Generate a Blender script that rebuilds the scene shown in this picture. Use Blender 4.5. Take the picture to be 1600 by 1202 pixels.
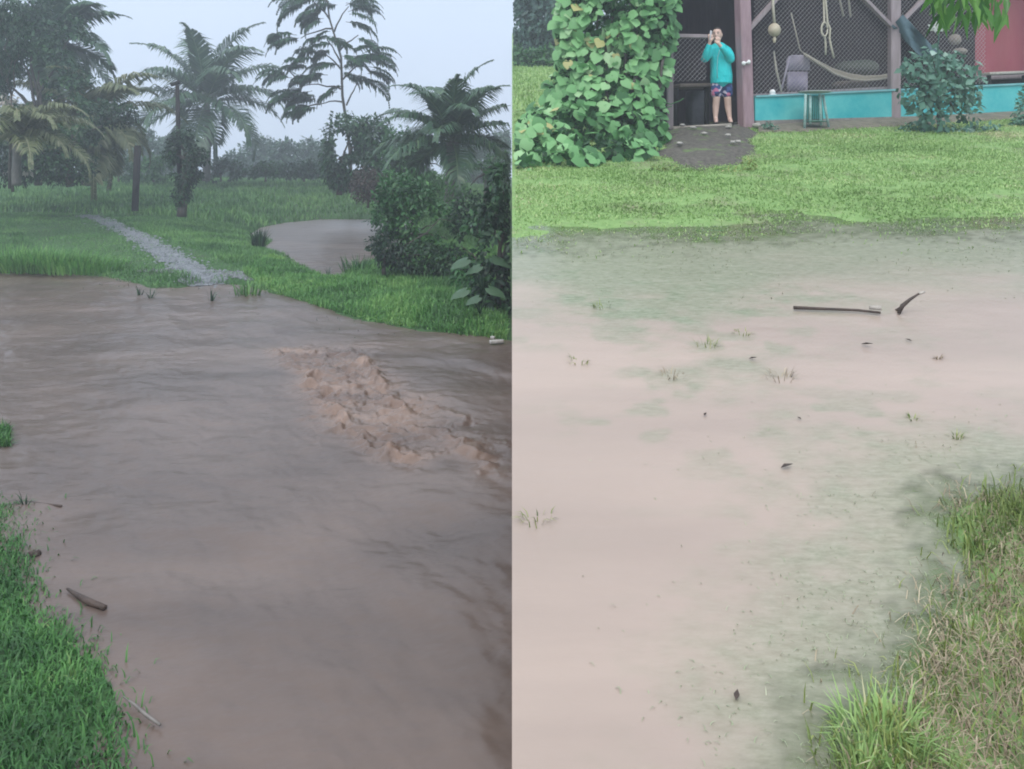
import bpy, bmesh, math, random
import numpy as np
from mathutils import Vector, Matrix, Euler
for o in list(bpy.data.objects): bpy.data.objects.remove(o)
R = math.radians
# ------------------------------------------------------------------ camera, sky, sun, exposure
F, HZ, H = 1300.0, 262.0, 2.0          # focal length in photo pixels, horizon row, eye height
SL = 0.194                             # slope of the hillside on the right
sc = bpy.context.scene
cam = bpy.data.cameras.new('camera'); co = bpy.data.objects.new('camera', cam); sc.collection.objects.link(co)
cam.sensor_width = 36; cam.lens = F/1600*36; cam.shift_y = -(601-HZ)/1600
co.location = (0, 0, H); co.rotation_euler = (R(90), 0, 0); cam.clip_end = 2000; cam.clip_start = .05
sc.camera = co
world = bpy.data.worlds.new('World'); sc.world = world; world.use_nodes = True
SUN_EL, SUN_ROT = R(50), R(200)
wn, wl_ = world.node_tree.nodes, world.node_tree.links
bg = wn['Background']
sky = wn.new('ShaderNodeTexSky'); sky.sky_type = 'NISHITA'; sky.sun_disc = False
sky.sun_elevation = SUN_EL; sky.sun_rotation = SUN_ROT; sky.dust_density = 4; sky.air_density = 1.2
mul = wn.new('ShaderNodeVectorMath'); mul.operation = 'SCALE'; mul.inputs['Scale'].default_value = 0.09
wl_.new(sky.outputs[0], mul.inputs[0])
tc = wn.new('ShaderNodeTexCoord'); sep = wn.new('ShaderNodeSeparateXYZ'); wl_.new(tc.outputs['Generated'], sep.inputs[0])
rp = wn.new('ShaderNodeValToRGB'); wl_.new(sep.outputs[2], rp.inputs[0])     # overcast: zenith brighter than horizon
e = rp.color_ramp.elements
e[0].position = 0.0; e[0].color = (.60, .70, .87, 1); e[1].position = .9; e[1].color = (1.25, 1.32, 1.45, 1)
m1 = e.new(.22); m1.color = (.62, .72, .89, 1)
nz = wn.new('ShaderNodeTexNoise'); nz.inputs['Scale'].default_value = 2.2; nz.inputs['Detail'].default_value = 4
wl_.new(tc.outputs['Generated'], nz.inputs['Vector'])
nr = wn.new('ShaderNodeMapRange'); nr.inputs[1].default_value = .3; nr.inputs[2].default_value = .7
nr.inputs[3].default_value = .94; nr.inputs[4].default_value = 1.06; wl_.new(nz.outputs[0], nr.inputs[0])
cm = wn.new('ShaderNodeVectorMath'); cm.operation = 'SCALE'; wl_.new(rp.outputs[0], cm.inputs[0]); wl_.new(nr.outputs[0], cm.inputs['Scale'])
mx = wn.new('ShaderNodeMix'); mx.data_type = 'RGBA'; mx.inputs[0].default_value = .88
wl_.new(mul.outputs[0], mx.inputs[6]); wl_.new(cm.outputs[0], mx.inputs[7])
wl_.new(mx.outputs[2], bg.inputs[0]); bg.inputs[1].default_value = 1.0
sun = bpy.data.lights.new('sun', 'SUN'); sun.energy = 1.2; sun.angle = R(30); sun.color = (1, .97, .92)
so = bpy.data.objects.new('sun', sun); sc.collection.objects.link(so)
sd = Vector((math.sin(SUN_ROT)*math.cos(SUN_EL), math.cos(SUN_ROT)*math.cos(SUN_EL), math.sin(SUN_EL)))
so.rotation_euler = sd.to_track_quat('Z', 'Y').to_euler(); so.location = (0, 0, 60)
sc.view_settings.view_transform = 'Standard'; sc.view_settings.look = 'None'
sc.view_settings.exposure = 0.40; sc.view_settings.gamma = 1
sc.render.engine = 'CYCLES'; sc.cycles.volume_bounces = 1; sc.cycles.transparent_max_bounces = 16
sc.cycles.filter_width = 1.9
HAZE = 0.0046

# ------------------------------------------------------------------ helpers
rng = np.random.default_rng(7)
def D(px, py, Y): return np.array([(px-800)/F*Y, Y, H-(py-HZ)/F*Y])      # point seen at (px,py) standing Y metres out
def P0(px, py): Y = 2600/(py-HZ); return ((px-800)/F*Y, Y)               # on the left ground (z = 0)
def PR(px, py): Y = 2600/(py-10); return ((px-800)/F*Y, Y)               # on the right hillside
def nrm(v): return v/np.maximum(np.linalg.norm(v, axis=-1, keepdims=True), 1e-9)
def _h(ix, iy, s):
    n = (ix.astype(np.int64)*374761393 + iy.astype(np.int64)*668265263 + s*1274126177) & 0x7fffffff
    n = ((n ^ (n >> 13))*1274126177) & 0x7fffffff
    return ((n ^ (n >> 16)) & 0xffff)/65535.0
def vn(x, y, s=0):
    x = np.asarray(x, float); y = np.asarray(y, float)
    ix, iy = np.floor(x), np.floor(y); fx, fy = x-ix, y-iy
    fx = fx*fx*(3-2*fx); fy = fy*fy*(3-2*fy)
    a, b, c, d = _h(ix, iy, s), _h(ix+1, iy, s), _h(ix, iy+1, s), _h(ix+1, iy+1, s)
    return (a*(1-fx)+b*fx)*(1-fy)+(c*(1-fx)+d*fx)*fy
def fbm(x, y, s=0, o=4):
    t = 0; a = .5
    for k in range(o): t = t+a*vn(x*2**k+k*17.3, y*2**k-k*9.1, s+k); a *= .5
    return t/(1-.5**o)
def pdist(x, y, poly, closed=True):
    """signed distance to a polygon, positive inside; plain distance to an open polyline"""
    x = np.asarray(x, float); y = np.asarray(y, float)
    d = np.full(x.shape, 1e9); ins = np.zeros(x.shape, bool)
    n = len(poly)
    for i in range(n if closed else n-1):
        ax, ay = poly[i]; bx, by = poly[(i+1) % n]
        ex, ey = bx-ax, by-ay; L = ex*ex+ey*ey+1e-12
        t = np.clip(((x-ax)*ex+(y-ay)*ey)/L, 0, 1)
        d = np.minimum(d, np.hypot(x-ax-t*ex, y-ay-t*ey))
        if closed and ay != by:
            c = ((ay > y) != (by > y)) & (x < (bx-ax)*(y-ay)/(by-ay)+ax); ins ^= c
    return np.where(ins, d, -d) if closed else d
def sst(a, b, x): t = np.clip((x-a)/(b-a), 0, 1); return t*t*(3-2*t)

WL = {}
def tag(o, label=None, cat=None, group=None, kind=None):
    if label: o['label'] = label
    if cat: o['category'] = cat
    if group: o['group'] = group
    if kind: o['kind'] = kind
    return o
def thing(name, label, cat, loc, group=None):
    o = bpy.data.objects.new(name, None); sc.collection.objects.link(o); o.location = tuple(loc)
    o.empty_display_size = .2; WL[o] = np.array(loc, float); return tag(o, label, cat, group)
def mesh_obj(name, V, Fc, mat, parent=None, smooth=True, attrs=None, label=None):
    me = bpy.data.meshes.new(name); V = np.asarray(V, float).reshape(-1, 3)
    off = WL[parent] if parent is not None else np.zeros(3)
    origin = np.zeros(3)
    if parent is None and len(V): origin = np.array([V[:, 0].mean(), V[:, 1].mean(), V[:, 2].min()])
    Vl = V-off-origin
    if isinstance(Fc, np.ndarray):
        k = Fc.shape[1]; me.vertices.add(len(V)); me.vertices.foreach_set('co', Vl.ravel())
        me.loops.add(Fc.size); me.loops.foreach_set('vertex_index', Fc.ravel().astype(np.int32))
        me.polygons.add(len(Fc)); me.polygons.foreach_set('loop_start', (np.arange(len(Fc))*k).astype(np.int32))
        me.polygons.foreach_set('loop_total', np.full(len(Fc), k, np.int32)); me.update(calc_edges=True)
    else: me.from_pydata(Vl.tolist(), [], [tuple(f) for f in Fc])
    if smooth: me.polygons.foreach_set('use_smooth', np.ones(len(me.polygons), bool))
    if attrs:
        for k, v in attrs.items():
            a = me.attributes.new(k, 'FLOAT', 'POINT'); a.data.foreach_set('value', np.asarray(v, np.float32))
    me.materials.append(mat); me.validate(); me.update()
    o = bpy.data.objects.new(name, me); sc.collection.objects.link(o)
    if parent is not None: o.parent = parent; WL[o] = off
    else: o.location = tuple(origin); WL[o] = origin
    if label: o['label'] = label
    return o
class MB:
    def __init__(s): s.v = []; s.f = []; s.n = 0
    def add(s, V, Fc):
        s.v.append(np.asarray(V, float).reshape(-1, 3)); s.f += [tuple(int(i)+s.n for i in f) for f in Fc]; s.n += len(s.v[-1]); return s
    def box(s, c, size, rz=0, M=None):
        x, y, z = [q/2 for q in size]
        b = min(x, y, z)*.18; V = []; 
        bm = bmesh.new(); bmesh.ops.create_cube(bm, size=1)
        for v in bm.verts: v.co = Vector((v.co.x*2*x, v.co.y*2*y, v.co.z*2*z))
        bmesh.ops.bevel(bm, geom=bm.edges[:], offset=b, segments=1, affect='EDGES')
        m = M if M is not None else Matrix.Rotation(rz, 4, 'Z')
        V = [tuple(m @ v.co+Vector(c)) for v in bm.verts]; bm.verts.index_update()
        Fc = [[v.index for v in f.verts] for f in bm.faces]; bm.free(); return s.add(V, Fc)
    def beam(s, a, b, w, d):
        a, b = Vector(a), Vector(b); L = (b-a).length
        q = (b-a).to_track_quat('Z', 'Y').to_matrix().to_4x4()
        return s.box((a+b)/2, (w, d, L), M=q)
    def tube(s, pts, rad, n=8, cap=True):
        pts = np.asarray(pts, float); m = len(pts)
        rad = np.full(m, rad) if np.isscalar(rad) else np.asarray(rad, float)
        T = nrm(np.gradient(pts, axis=0)); up = np.array([0, 0, 1.]) if abs(T[0][2]) < .9 else np.array([1., 0, 0])
        V = []
        for i in range(m):
            a = np.cross(T[i], up); a /= np.linalg.norm(a)+1e-9; b = np.cross(T[i], a); up = -b if abs(np.dot(up, a)) < 2 else up
            b /= np.linalg.norm(b)+1e-9; up = b if False else up
            for k in range(n):
                t = 2*math.pi*k/n; V.append(pts[i]+rad[i]*(math.cos(t)*a+math.sin(t)*b))
        Fc = [(i*n+k, i*n+(k+1) % n, (i+1)*n+(k+1) % n, (i+1)*n+k) for i in range(m-1) for k in range(n)]
        if cap: Fc += [tuple(range(n-1, -1, -1)), tuple((m-1)*n+k for k in range(n))]
        return s.add(V, Fc)
    def ell(s, c, r, nu=14, nv=9, fn=None):
        V = []; Fc = []
        for j in range(nv+1):
            p = math.pi*j/nv
            for i in range(nu):
                t = 2*math.pi*i/nu; d = np.array([math.sin(p)*math.cos(t), math.sin(p)*math.sin(t), math.cos(p)])
                q = d*np.array(r)
                if fn: q = fn(d, q)
                V.append(q+np.array(c))
        for j in range(nv):
            for i in range(nu): Fc.append((j*nu+i, (j+1)*nu+i, (j+1)*nu+(i+1) % nu, j*nu+(i+1) % nu))
        return s.add(V, Fc)
    def out(s, name, mat, parent=None, smooth=True, label=None):
        return mesh_obj(name, np.concatenate(s.v), s.f, mat, parent, smooth, None, label)

# ------------------------------------------------------------------ materials
def new_mat(name):
    m = bpy.data.materials.new(name); m.use_nodes = True
    n = m.node_tree.nodes; return m, n, m.node_tree.links, n['Principled BSDF']
def ramp(n, cols):
    r = n.new('ShaderNodeValToRGB'); e = r.color_ramp.elements
    e[0].position = cols[0][0]; e[0].color = (*cols[0][1], 1); e[1].position = cols[-1][0]; e[1].color = (*cols[-1][1], 1)
    for p, c in cols[1:-1]: q = e.new(p); q.color = (*c, 1)
    return r
def leafmat(name, cols, rough=.45, tr=.25, spec=.5):
    m, n, l, b = new_mat(name)
    a = n.new('ShaderNodeAttribute'); a.attribute_name = 'rnd'; r = ramp(n, cols); l.new(a.outputs['Fac'], r.inputs[0])
    l.new(r.outputs[0], b.inputs['Base Color']); b.inputs['Roughness'].default_value = rough
    b.inputs['Specular IOR Level'].default_value = spec
    t = n.new('ShaderNodeBsdfTranslucent'); l.new(r.outputs[0], t.inputs[0])
    x = n.new('ShaderNodeMixShader'); x.inputs[0].default_value = tr
    l.new(b.outputs[0], x.inputs[1]); l.new(t.outputs[0], x.inputs[2]); l.new(x.outputs[0], n['Material Output'].inputs[0])
    return m
def solid(name, c1, c2, scale=8, rough=.7, bump=.2, stretch=(1, 1, 1), detail=6, metal=0, spec=.4, dist=.02):
    m, n, l, b = new_mat(name)
    tc = n.new('ShaderNodeTexCoord'); mp = n.new('ShaderNodeMapping'); mp.inputs['Scale'].default_value = stretch
    l.new(tc.outputs['Object'], mp.inputs[0]); z = n.new('ShaderNodeTexNoise'); z.inputs['Scale'].default_value = scale
    z.inputs['Detail'].default_value = detail; z.inputs['Roughness'].default_value = .65; l.new(mp.outputs[0], z.inputs[0])
    r = ramp(n, [(.3, c1), (.7, c2)]); l.new(z.outputs[0], r.inputs[0]); l.new(r.outputs[0], b.inputs['Base Color'])
    b.inputs['Roughness'].default_value = rough; b.inputs['Metallic'].default_value = metal; b.inputs['Specular IOR Level'].default_value = spec
    if bump:
        u = n.new('ShaderNodeBump'); u.inputs['Strength'].default_value = bump; u.inputs['Distance'].default_value = dist
        l.new(z.outputs[0], u.inputs['Height']); l.new(u.outputs[0], b.inputs['Normal'])
    return m
bark = solid('bark', (.05, .045, .04), (.12, .11, .09), 6, .9, .6, (4, 4, 1))
palebark = solid('pale_bark', (.12, .12, .11), (.22, .21, .19), 6, .9, .5, (3, 3, 1))
oldwood = solid('old_wood', (.010, .010, .010), (.035, .03, .028), 9, .9, .5, (4, 4, .6))
deadwood = solid('dead_wood', (.03, .022, .018), (.09, .06, .045), 20, .6, .4)
dullwood = solid('dull_wood_grey', (.12, .11, .10), (.24, .22, .20), 20, .7, .3)
palewood = solid('pale_wood', (.3, .27, .23), (.5, .46, .4), 20, .6, .3)
g_dark = leafmat('leaves_dark', [(0, (.012, .045, .02)), (.5, (.022, .085, .032)), (1, (.06, .16, .05))])
g_deep = leafmat('leaves_deep', [(0, (.006, .025, .012)), (.6, (.014, .06, .02)), (1, (.045, .14, .04))])
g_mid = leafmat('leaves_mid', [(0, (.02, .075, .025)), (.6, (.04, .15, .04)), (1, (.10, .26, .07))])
g_blue = leafmat('leaves_blue', [(0, (.03, .075, .06)), (.6, (.05, .12, .09)), (1, (.10, .20, .15))])
g_palm = leafmat('palm_leaves', [(0, (.025, .07, .04)), (.6, (.055, .13, .065)), (1, (.14, .22, .10))], .4, .15)
g_palmy = leafmat('palm_leaves_yellow', [(0, (.08, .11, .045)), (.6, (.17, .20, .09)), (1, (.31, .31, .18))], .5, .2)
g_far = leafmat('leaves_far', [(0, (.03, .08, .05)), (1, (.08, .16, .08))])
g_pale = leafmat('leaves_pale', [(0, (.22, .18, .16)), (.6, (.36, .33, .28)), (1, (.5, .5, .42))])
g_red = leafmat('leaves_reddish', [(0, (.05, .04, .035)), (1, (.11, .09, .07))])
g_vine = leafmat('vine_leaves', [(0, (.06, .18, .06)), (.4, (.17, .40, .15)), (.8, (.28, .54, .23)), (.97, (.46, .66, .36)), (1, (.50, .48, .20))], .5, .25, .35)
g_shrub = leafmat('shrub_leaves', [(0, (.05, .14, .10)), (.5, (.12, .27, .19)), (.9, (.24, .42, .32)), (1, (.40, .56, .46))], .45, .2)
g_bright = leafmat('mango_leaves', [(0, (.03, .12, .015)), (.5, (.08, .24, .03)), (1, (.17, .36, .07))], .35, .35)
g_grassL = leafmat('grass_left', [(0, (.012, .055, .010)), (.5, (.04, .15, .028)), (.9, (.10, .27, .055)), (1, (.22, .34, .11))], .5, .2)
g_bank = leafmat('grass_bank_bright', [(0, (.03, .11, .02)), (.5, (.10, .29, .06)), (1, (.25, .44, .12))], .5, .25)
g_grassF = leafmat('grass_far_bank', [(0, (.035, .11, .03)), (.5, (.085, .23, .055)), (1, (.19, .36, .10))], .55, .2)
g_grassR = leafmat('grass_lawn', [(0, (.16, .26, .07)), (.45, (.28, .45, .14)), (.8, (.40, .55, .21)), (1, (.52, .50, .29))], .6, .2)  # lawn greens also lightened to carry the right side's brighter exposure
g_grassN = leafmat('grass_near_right', [(0, (.06, .10, .02)), (.5, (.20, .27, .06)), (.85, (.38, .42, .14)), (1, (.52, .47, .25))], .5, .2)
g_drown = leafmat('drowned_blades', [(0, (.22, .26, .15)), (.5, (.32, .37, .22)), (1, (.55, .54, .40))], .4, .1)
g_straw = leafmat('grass_straw', [(0, (.09, .065, .045)), (.5, (.30, .235, .15)), (1, (.62, .53, .37))], .6, .1)
g_white = leafmat('petals_white', [(0, (.7, .7, .68)), (1, (.85, .85, .82))], .5, .3)

def terrain_mat(name, soil1, soil2, green1, green2, scale=3., patch=(.42, .58)):
    m, n, l, b = new_mat(name)
    g = n.new('ShaderNodeNewGeometry')
    def N(s, d=6):
        z = n.new('ShaderNodeTexNoise'); z.inputs['Scale'].default_value = s; z.inputs['Detail'].default_value = d
        z.inputs['Roughness'].default_value = .7; l.new(g.outputs['Position'], z.inputs[0]); return z
    a, c, f = N(scale), N(scale*6), N(.5, 3)
    rg = ramp(n, [(.3, green1), (.7, green2)]); l.new(c.outputs[0], rg.inputs[0])
    rs = ramp(n, [(.3, soil1), (.7, soil2)]); l.new(c.outputs[0], rs.inputs[0])
    mk = n.new('ShaderNodeMapRange'); mk.inputs[1].default_value = patch[0]; mk.inputs[2].default_value = patch[1]; l.new(a.outputs[0], mk.inputs[0])
    x = n.new('ShaderNodeMix'); x.data_type = 'RGBA'; l.new(mk.outputs[0], x.inputs[0]); l.new(rs.outputs[0], x.inputs[6]); l.new(rg.outputs[0], x.inputs[7])
    l.new(x.outputs[2], b.inputs['Base Color']); b.inputs['Roughness'].default_value = .85; b.inputs['Specular IOR Level'].default_value = .25
    u = n.new('ShaderNodeBump'); u.inputs['Strength'].default_value = .6; u.inputs['Distance'].default_value = .03
    l.new(c.outputs[0], u.inputs['Height']); l.new(u.outputs[0], b.inputs['Normal'])
    return m
m_bank = terrain_mat('bank_soil', (.035, .04, .03), (.08, .075, .055), (.03, .075, .025), (.06, .14, .04), 2.2, (.30, .46))
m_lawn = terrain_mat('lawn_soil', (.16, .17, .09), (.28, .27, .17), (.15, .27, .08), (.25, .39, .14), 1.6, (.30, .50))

def water_mat(name, c1, c2, foam1, foam2, rough, bscale, bstr, rot, stretch, clear=False, spec=.5, bd=.05):
    m, n, l, b = new_mat(name)
    g = n.new('ShaderNodeNewGeometry'); mp = n.new('ShaderNodeMapping')
    mp.inputs['Rotation'].default_value = (0, 0, rot); mp.inputs['Scale'].default_value = stretch
    l.new(g.outputs['Position'], mp.inputs[0])
    z = n.new('ShaderNodeTexNoise'); z.inputs['Scale'].default_value = bscale; z.inputs['Detail'].default_value = 5; z.inputs['Roughness'].default_value = .5
    l.new(mp.outputs[0], z.inputs[0])
    z2 = n.new('ShaderNodeTexNoise'); z2.inputs['Scale'].default_value = .8; z2.inputs['Detail'].default_value = 4; z2.inputs['Distortion'].default_value = .6; l.new(mp.outputs[0], z2.inputs[0])
    r = ramp(n, [(.35, c1), (.65, c2)]); l.new(z2.outputs[0], r.inputs[0])
    a = n.new('ShaderNodeAttribute'); a.attribute_name = 'foam'
    rf = ramp(n, [(.3, foam1), (.58, foam2), (.72, tuple(min(1, q*1.55) for q in foam2))]); l.new(z.outputs[0], rf.inputs[0])
    x = n.new('ShaderNodeMix'); x.data_type = 'RGBA'; l.new(a.outputs['Fac'], x.inputs[0]); l.new(r.outputs[0], x.inputs[6]); l.new(rf.outputs[0], x.inputs[7])
    col = x.outputs[2]
    if clear:
        sh = n.new('ShaderNodeAttribute'); sh.attribute_name = 'shallow'
        z3 = n.new('ShaderNodeTexNoise'); z3.inputs['Scale'].default_value = 26; z3.inputs['Detail'].default_value = 7; z3.inputs['Roughness'].default_value = .75; l.new(mp.outputs[0], z3.inputs[0])
        r3 = ramp(n, [(.30, (.13, .155, .085)), (.5, (.225, .25, .165)), (.7, (.33, .335, .25))]); l.new(z3.outputs[0], r3.inputs[0])
        x3 = n.new('ShaderNodeMix'); x3.data_type = 'RGBA'; l.new(sh.outputs['Fac'], x3.inputs[0]); l.new(col, x3.inputs[6]); l.new(r3.outputs[0], x3.inputs[7]); col = x3.outputs[2]
    l.new(col, b.inputs['Base Color']); b.inputs['Roughness'].default_value = rough; b.inputs['IOR'].default_value = 1.33
    b.inputs['Specular IOR Level'].default_value = spec
    u = n.new('ShaderNodeBump'); u.inputs['Strength'].default_value = bstr; u.inputs['Distance'].default_value = bd
    l.new(z.outputs[0], u.inputs['Height']); l.new(u.outputs[0], b.inputs['Normal'])
    if clear:
        t = n.new('ShaderNodeBsdfTransparent'); t.inputs[0].default_value = (.92, .92, .88, 1)
        gl = n.new('ShaderNodeBsdfGlossy'); gl.inputs['Roughness'].default_value = .12; l.new(u.outputs[0], gl.inputs['Normal'])
        fr = n.new('ShaderNodeFresnel'); fr.inputs[0].default_value = 1.33; l.new(u.outputs[0], fr.inputs['Normal'])
        tg = n.new('ShaderNodeMixShader'); l.new(fr.outputs[0], tg.inputs[0]); l.new(t.outputs[0], tg.inputs[1]); l.new(gl.outputs[0], tg.inputs[2])
        d = n.new('ShaderNodeAttribute'); d.attribute_name = 'murk'
        k = n.new('ShaderNodeMixShader'); l.new(d.outputs['Fac'], k.inputs[0]); l.new(tg.outputs[0], k.inputs[1]); l.new(b.outputs[0], k.inputs[2])
        l.new(k.outputs[0], n['Material Output'].inputs[0])
    return m
m_waterL = water_mat('silty_water', (.098, .073, .060), (.148, .110, .090), (.11, .072, .055), (.25, .17, .128), .30, 1.5, .6, R(53), (.7, 1.35, 1), spec=.6, bd=.08)
m_waterR = water_mat('lightened_silty_water', (.345, .275, .23), (.41, .325, .27), (.4, .34, .3), (.4, .34, .3), .3, 5.0, .10, R(10), (.6, 1.8, 1), clear=True)  # silt colour lightened: the right side's brighter exposure is put into it

# ------------------------------------------------------------------ left ground
SHORE = [P0(*p) for p in [(-200, 416), (0, 420), (60, 428), (150, 431), (190, 440), (250, 450), (330, 444), (390, 448), (440, 462), (500, 478), (580, 500), (660, 512), (740, 524), (800, 534)]]
BANK = SHORE + [(2, 9.4), (2, 400), (-400, 400), (-400, 16.9)]
POOL = [P0(*p) for p in [(382, 372), (405, 356), (440, 349), (500, 343), (570, 343), (650, 345), (640, 392), (585, 408), (556, 418), (534, 438), (505, 438), (476, 420), (440, 398), (410, 388), (425, 376)]]
NEAR = [P0(*p) for p in [(-60, 792), (4, 800), (14, 850), (34, 905), (42, 962), (95, 996), (132, 1045), (146, 1110), (160, 1170), (175, 1240)]] + [(-1.2, .5), (0, .2), (0, -2), (-9, -2), (-9, 5)]
TUFT = [P0(*p) for p in [(-60, 660), (2, 664), (16, 690), (10, 712), (-60, 715)]]
def hL(x, y):
    d = np.minimum(pdist(x, y, BANK), -pdist(x, y, POOL))
    cap = np.clip(.034*(y-11), .07, 1.15)
    far = np.where(d > 0, cap*(1-np.exp(-d*.22/np.maximum(cap, .05))), np.maximum(d*.15, -.25))
    dn = np.maximum(pdist(x, y, NEAR), pdist(x, y, TUFT))
    near = np.where(dn > 0, np.minimum(dn*.12, .04), np.maximum(dn*.12, -.25))
    return np.maximum(far, near)+.05*(fbm(x*1.3, y*1.3, 3)-.5)*sst(-.1, .6, d)
def fan(nu, nv, u0, u1, y0, y1, pad=2.):
    u = np.linspace(u0, u1, nu); yy = np.geomspace(y0, y1, nv)
    U, Y = np.meshgrid(u, yy); X = U*(Y+pad)
    i = np.arange(nu*nv).reshape(nv, nu)
    Fc = np.stack([i[:-1, :-1], i[:-1, 1:], i[1:, 1:], i[1:, :-1]], -1).reshape(-1, 4)
    return X.ravel(), Y.ravel(), Fc
X, Y, Fc = fan(260, 420, -.92, 0, .35, 130)
g = mesh_obj('ground', np.stack([X, Y, hL(X, Y)], 1), Fc, m_bank); tag(g, kind='structure')

# flood water on the left, running towards the lower right and breaking over a hump
FL_ = np.array([.60, -.80]); FX = np.array([.80, .60])
TURB = [P0(*p) for p in [(436, 546), (500, 540), (560, 540), (602, 582), (700, 640), (790, 690), (812, 745), (770, 745), (715, 722), (655, 728), (600, 712), (548, 684), (500, 634), (468, 590)]]
FRONT = [P0(*p) for p in [(440, 548), (466, 574), (492, 602), (512, 638), (545, 672), (575, 690), (630, 712)]]
FRONT2 = [P0(*p) for p in [(560, 548), (580, 575), (600, 606), (622, 632), (640, 662), (690, 672), (735, 700), (760, 735)]]
FRONT3 = [P0(*p) for p in [(640, 625), (700, 645), (740, 665)]]
def wavesL(x, y):
    a = x*FL_[0]+y*FL_[1]; c = x*FX[0]+y*FX[1]
    w = .05*(fbm(a*.5, c*1.3, 11, 3)-.5)+.05*(fbm(a*1.1+.3*c, c*2.8, 12, 4)-.5)*sst(.35, .65, fbm(a*.35, c*.6, 14, 2))
    dt = pdist(x, y, TURB); k = sst(-.35, .35, dt+.5*(fbm(x*2.5, y*2.5, 8)-.5))
    wx = x+.16*(fbm(x*5, y*5, 5)-.5); wy = y+.16*(fbm(x*5, y*5, 6)-.5)
    rid = 1-np.abs(2*fbm((wx*FL_[0]+wy*FL_[1])*2.6, (wx*FX[0]+wy*FX[1])*5.5, 21, 5)-1)
    d1, d2, d3 = [pdist(wx, wy, q, False) for q in (FRONT, FRONT2, FRONT3)]
    n1 = .5+vn(a*3, c*3, 31)
    crest = np.exp(-(d1/.10)**2)*.085*n1+np.exp(-(d2/.07)**2)*.06*n1+np.exp(-(d3/.06)**2)*.045*n1
    fine = (fbm(wx*9, wy*9, 33, 3)-.5)
    w = w+.007*(fbm(a*3.5, c*6, 15, 3)-.5)*(1+y/6)
    z = w+k*(.028*(rid-.72)+.045*fine+.07*(fbm(wx*13, wy*13, 37, 4)-.5))*(.35+.65*sst(-.1, -1.4, x))+crest*.6*(.4+2.2*fine)
    foam = np.clip((.3+.7*sst(-.1, -1.2, x))*k*(.42*sst(.55, .9, rid)+.28*sst(.1, .9, fbm(x*1.3, y*1.3, 44, 2)))+.55*(np.exp(-(d1/.13)**2)+np.exp(-(d2/.08)**2)+np.exp(-(d3/.08)**2))*vn(wx*8, wy*8, 3), 0, 1)
    warm = .45*np.exp(-(pdist(x, y, FRONT, False)/.55)**2)*k
    far = sst(24, 16, y)
    return z*(.25+.75*sst(.5, 3, y))*np.maximum(far, .25), np.clip(foam+warm, 0, 1)
X, Y, Fc = fan(520, 1150, -.72, 0, .9, 36, .6)
zz, foam = wavesL(X, Y)
w = mesh_obj('flood_water', np.stack([X, Y, zz], 1), Fc, m_waterL, attrs={'foam': foam}); tag(w, kind='structure')

# wet gravel track running up the bank
def strip(name, pts, wid, mat, lift=.02, n=60, m=9):
    P = np.array(pts, float); t = np.linspace(0, 1, len(P)); tt = np.linspace(0, 1, n)
    cx = np.interp(tt, t, P[:, 0]); cy = np.interp(tt, t, P[:, 1]); ww = np.interp(tt, t, wid)
    T = nrm(np.stack([np.gradient(cx), np.gradient(cy)], 1)); Nn = np.stack([-T[:, 1], T[:, 0]], 1)
    V = []
    for i in range(n):
        for j in range(m):
            s = (j/(m-1)-.5)*ww[i]*(1+1.0*(vn(np.array(i*1.3), np.array(j//5*9.), 5)-.5))
            V.append((cx[i]+Nn[i, 0]*s, cy[i]+Nn[i, 1]*s))
    V = np.array(V); z = hL(V[:, 0], V[:, 1])+lift
    i = np.arange(n*m).reshape(n, m)
    Fc = np.stack([i[:-1, :-1], i[:-1, 1:], i[1:, 1:], i[1:, :-1]], -1).reshape(-1, 4)
    return mesh_obj(name, np.column_stack([V, z]), Fc, mat)
m_track = solid('wet_gravel', (.05, .055, .055), (.22, .235, .25), 26, .35, .7, detail=8, spec=.8)
def G(px, py):     # left bank point seen at a pixel, on the terrain
    y = 2600/(py-HZ)
    for k in range(30):
        x = (px-800)/F*y; z = float(hL(np.array([x]), np.array([y]))[0]); y = .5*y+.5*F*(H-z)/(py-HZ)
    return ((px-800)/F*y, y)
tr = [G(132, 337), G(165, 346), G(200, 362), G(240, 385), G(272, 404), G(300, 424), G(330, 446)]
rg = np.random.default_rng(8); gt = rg.random(2600)*6; gi = np.minimum(gt.astype(int), 5); gf = (gt-gi)[:, None]; TT = np.array(tr)
gp = TT[gi]*(1-gf)+TT[gi+1]*gf+rg.normal(0, .16, (2600, 2)); gz = hL(gp[:, 0], gp[:, 1])
ob = np.array([[1, 0, 0], [0, 1, 0], [-1, 0, 0], [0, -1, 0], [0, 0, 1]]); sz = rg.uniform(.02, .06, (2600, 1, 1))
Vg = np.column_stack([gp, gz+.012])[:, None, :]+ob[None]*sz*rg.uniform(.5, 1.2, (2600, 5, 1))*np.array([1, 1, .6])
Fg = (np.arange(2600)[:, None, None]*5+np.array([[0, 1, 4], [1, 2, 4], [2, 3, 4], [3, 0, 4]])[None]).reshape(-1, 3)
tag(mesh_obj('gravel', Vg.reshape(-1, 3), Fg, solid('grey_stones', (.07, .08, .085), (.24, .26, .28), 9, .35, .1), smooth=False), 'loose wet grey gravel strewn along the track up the far bank', 'gravel', kind='stuff')
tag(strip('track', tr, [.25, .42, .5, .45, .45, .6, .7], m_track, .012), kind='structure')
tag(strip('puddle', [G(215, 424), G(300, 425), G(370, 428), G(400, 438)], [.2, .45, .45, .2], solid('puddle_water', (.05, .06, .055), (.13, .13, .12), 9, .25, .3, spec=.5), .014), kind='structure')

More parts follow.
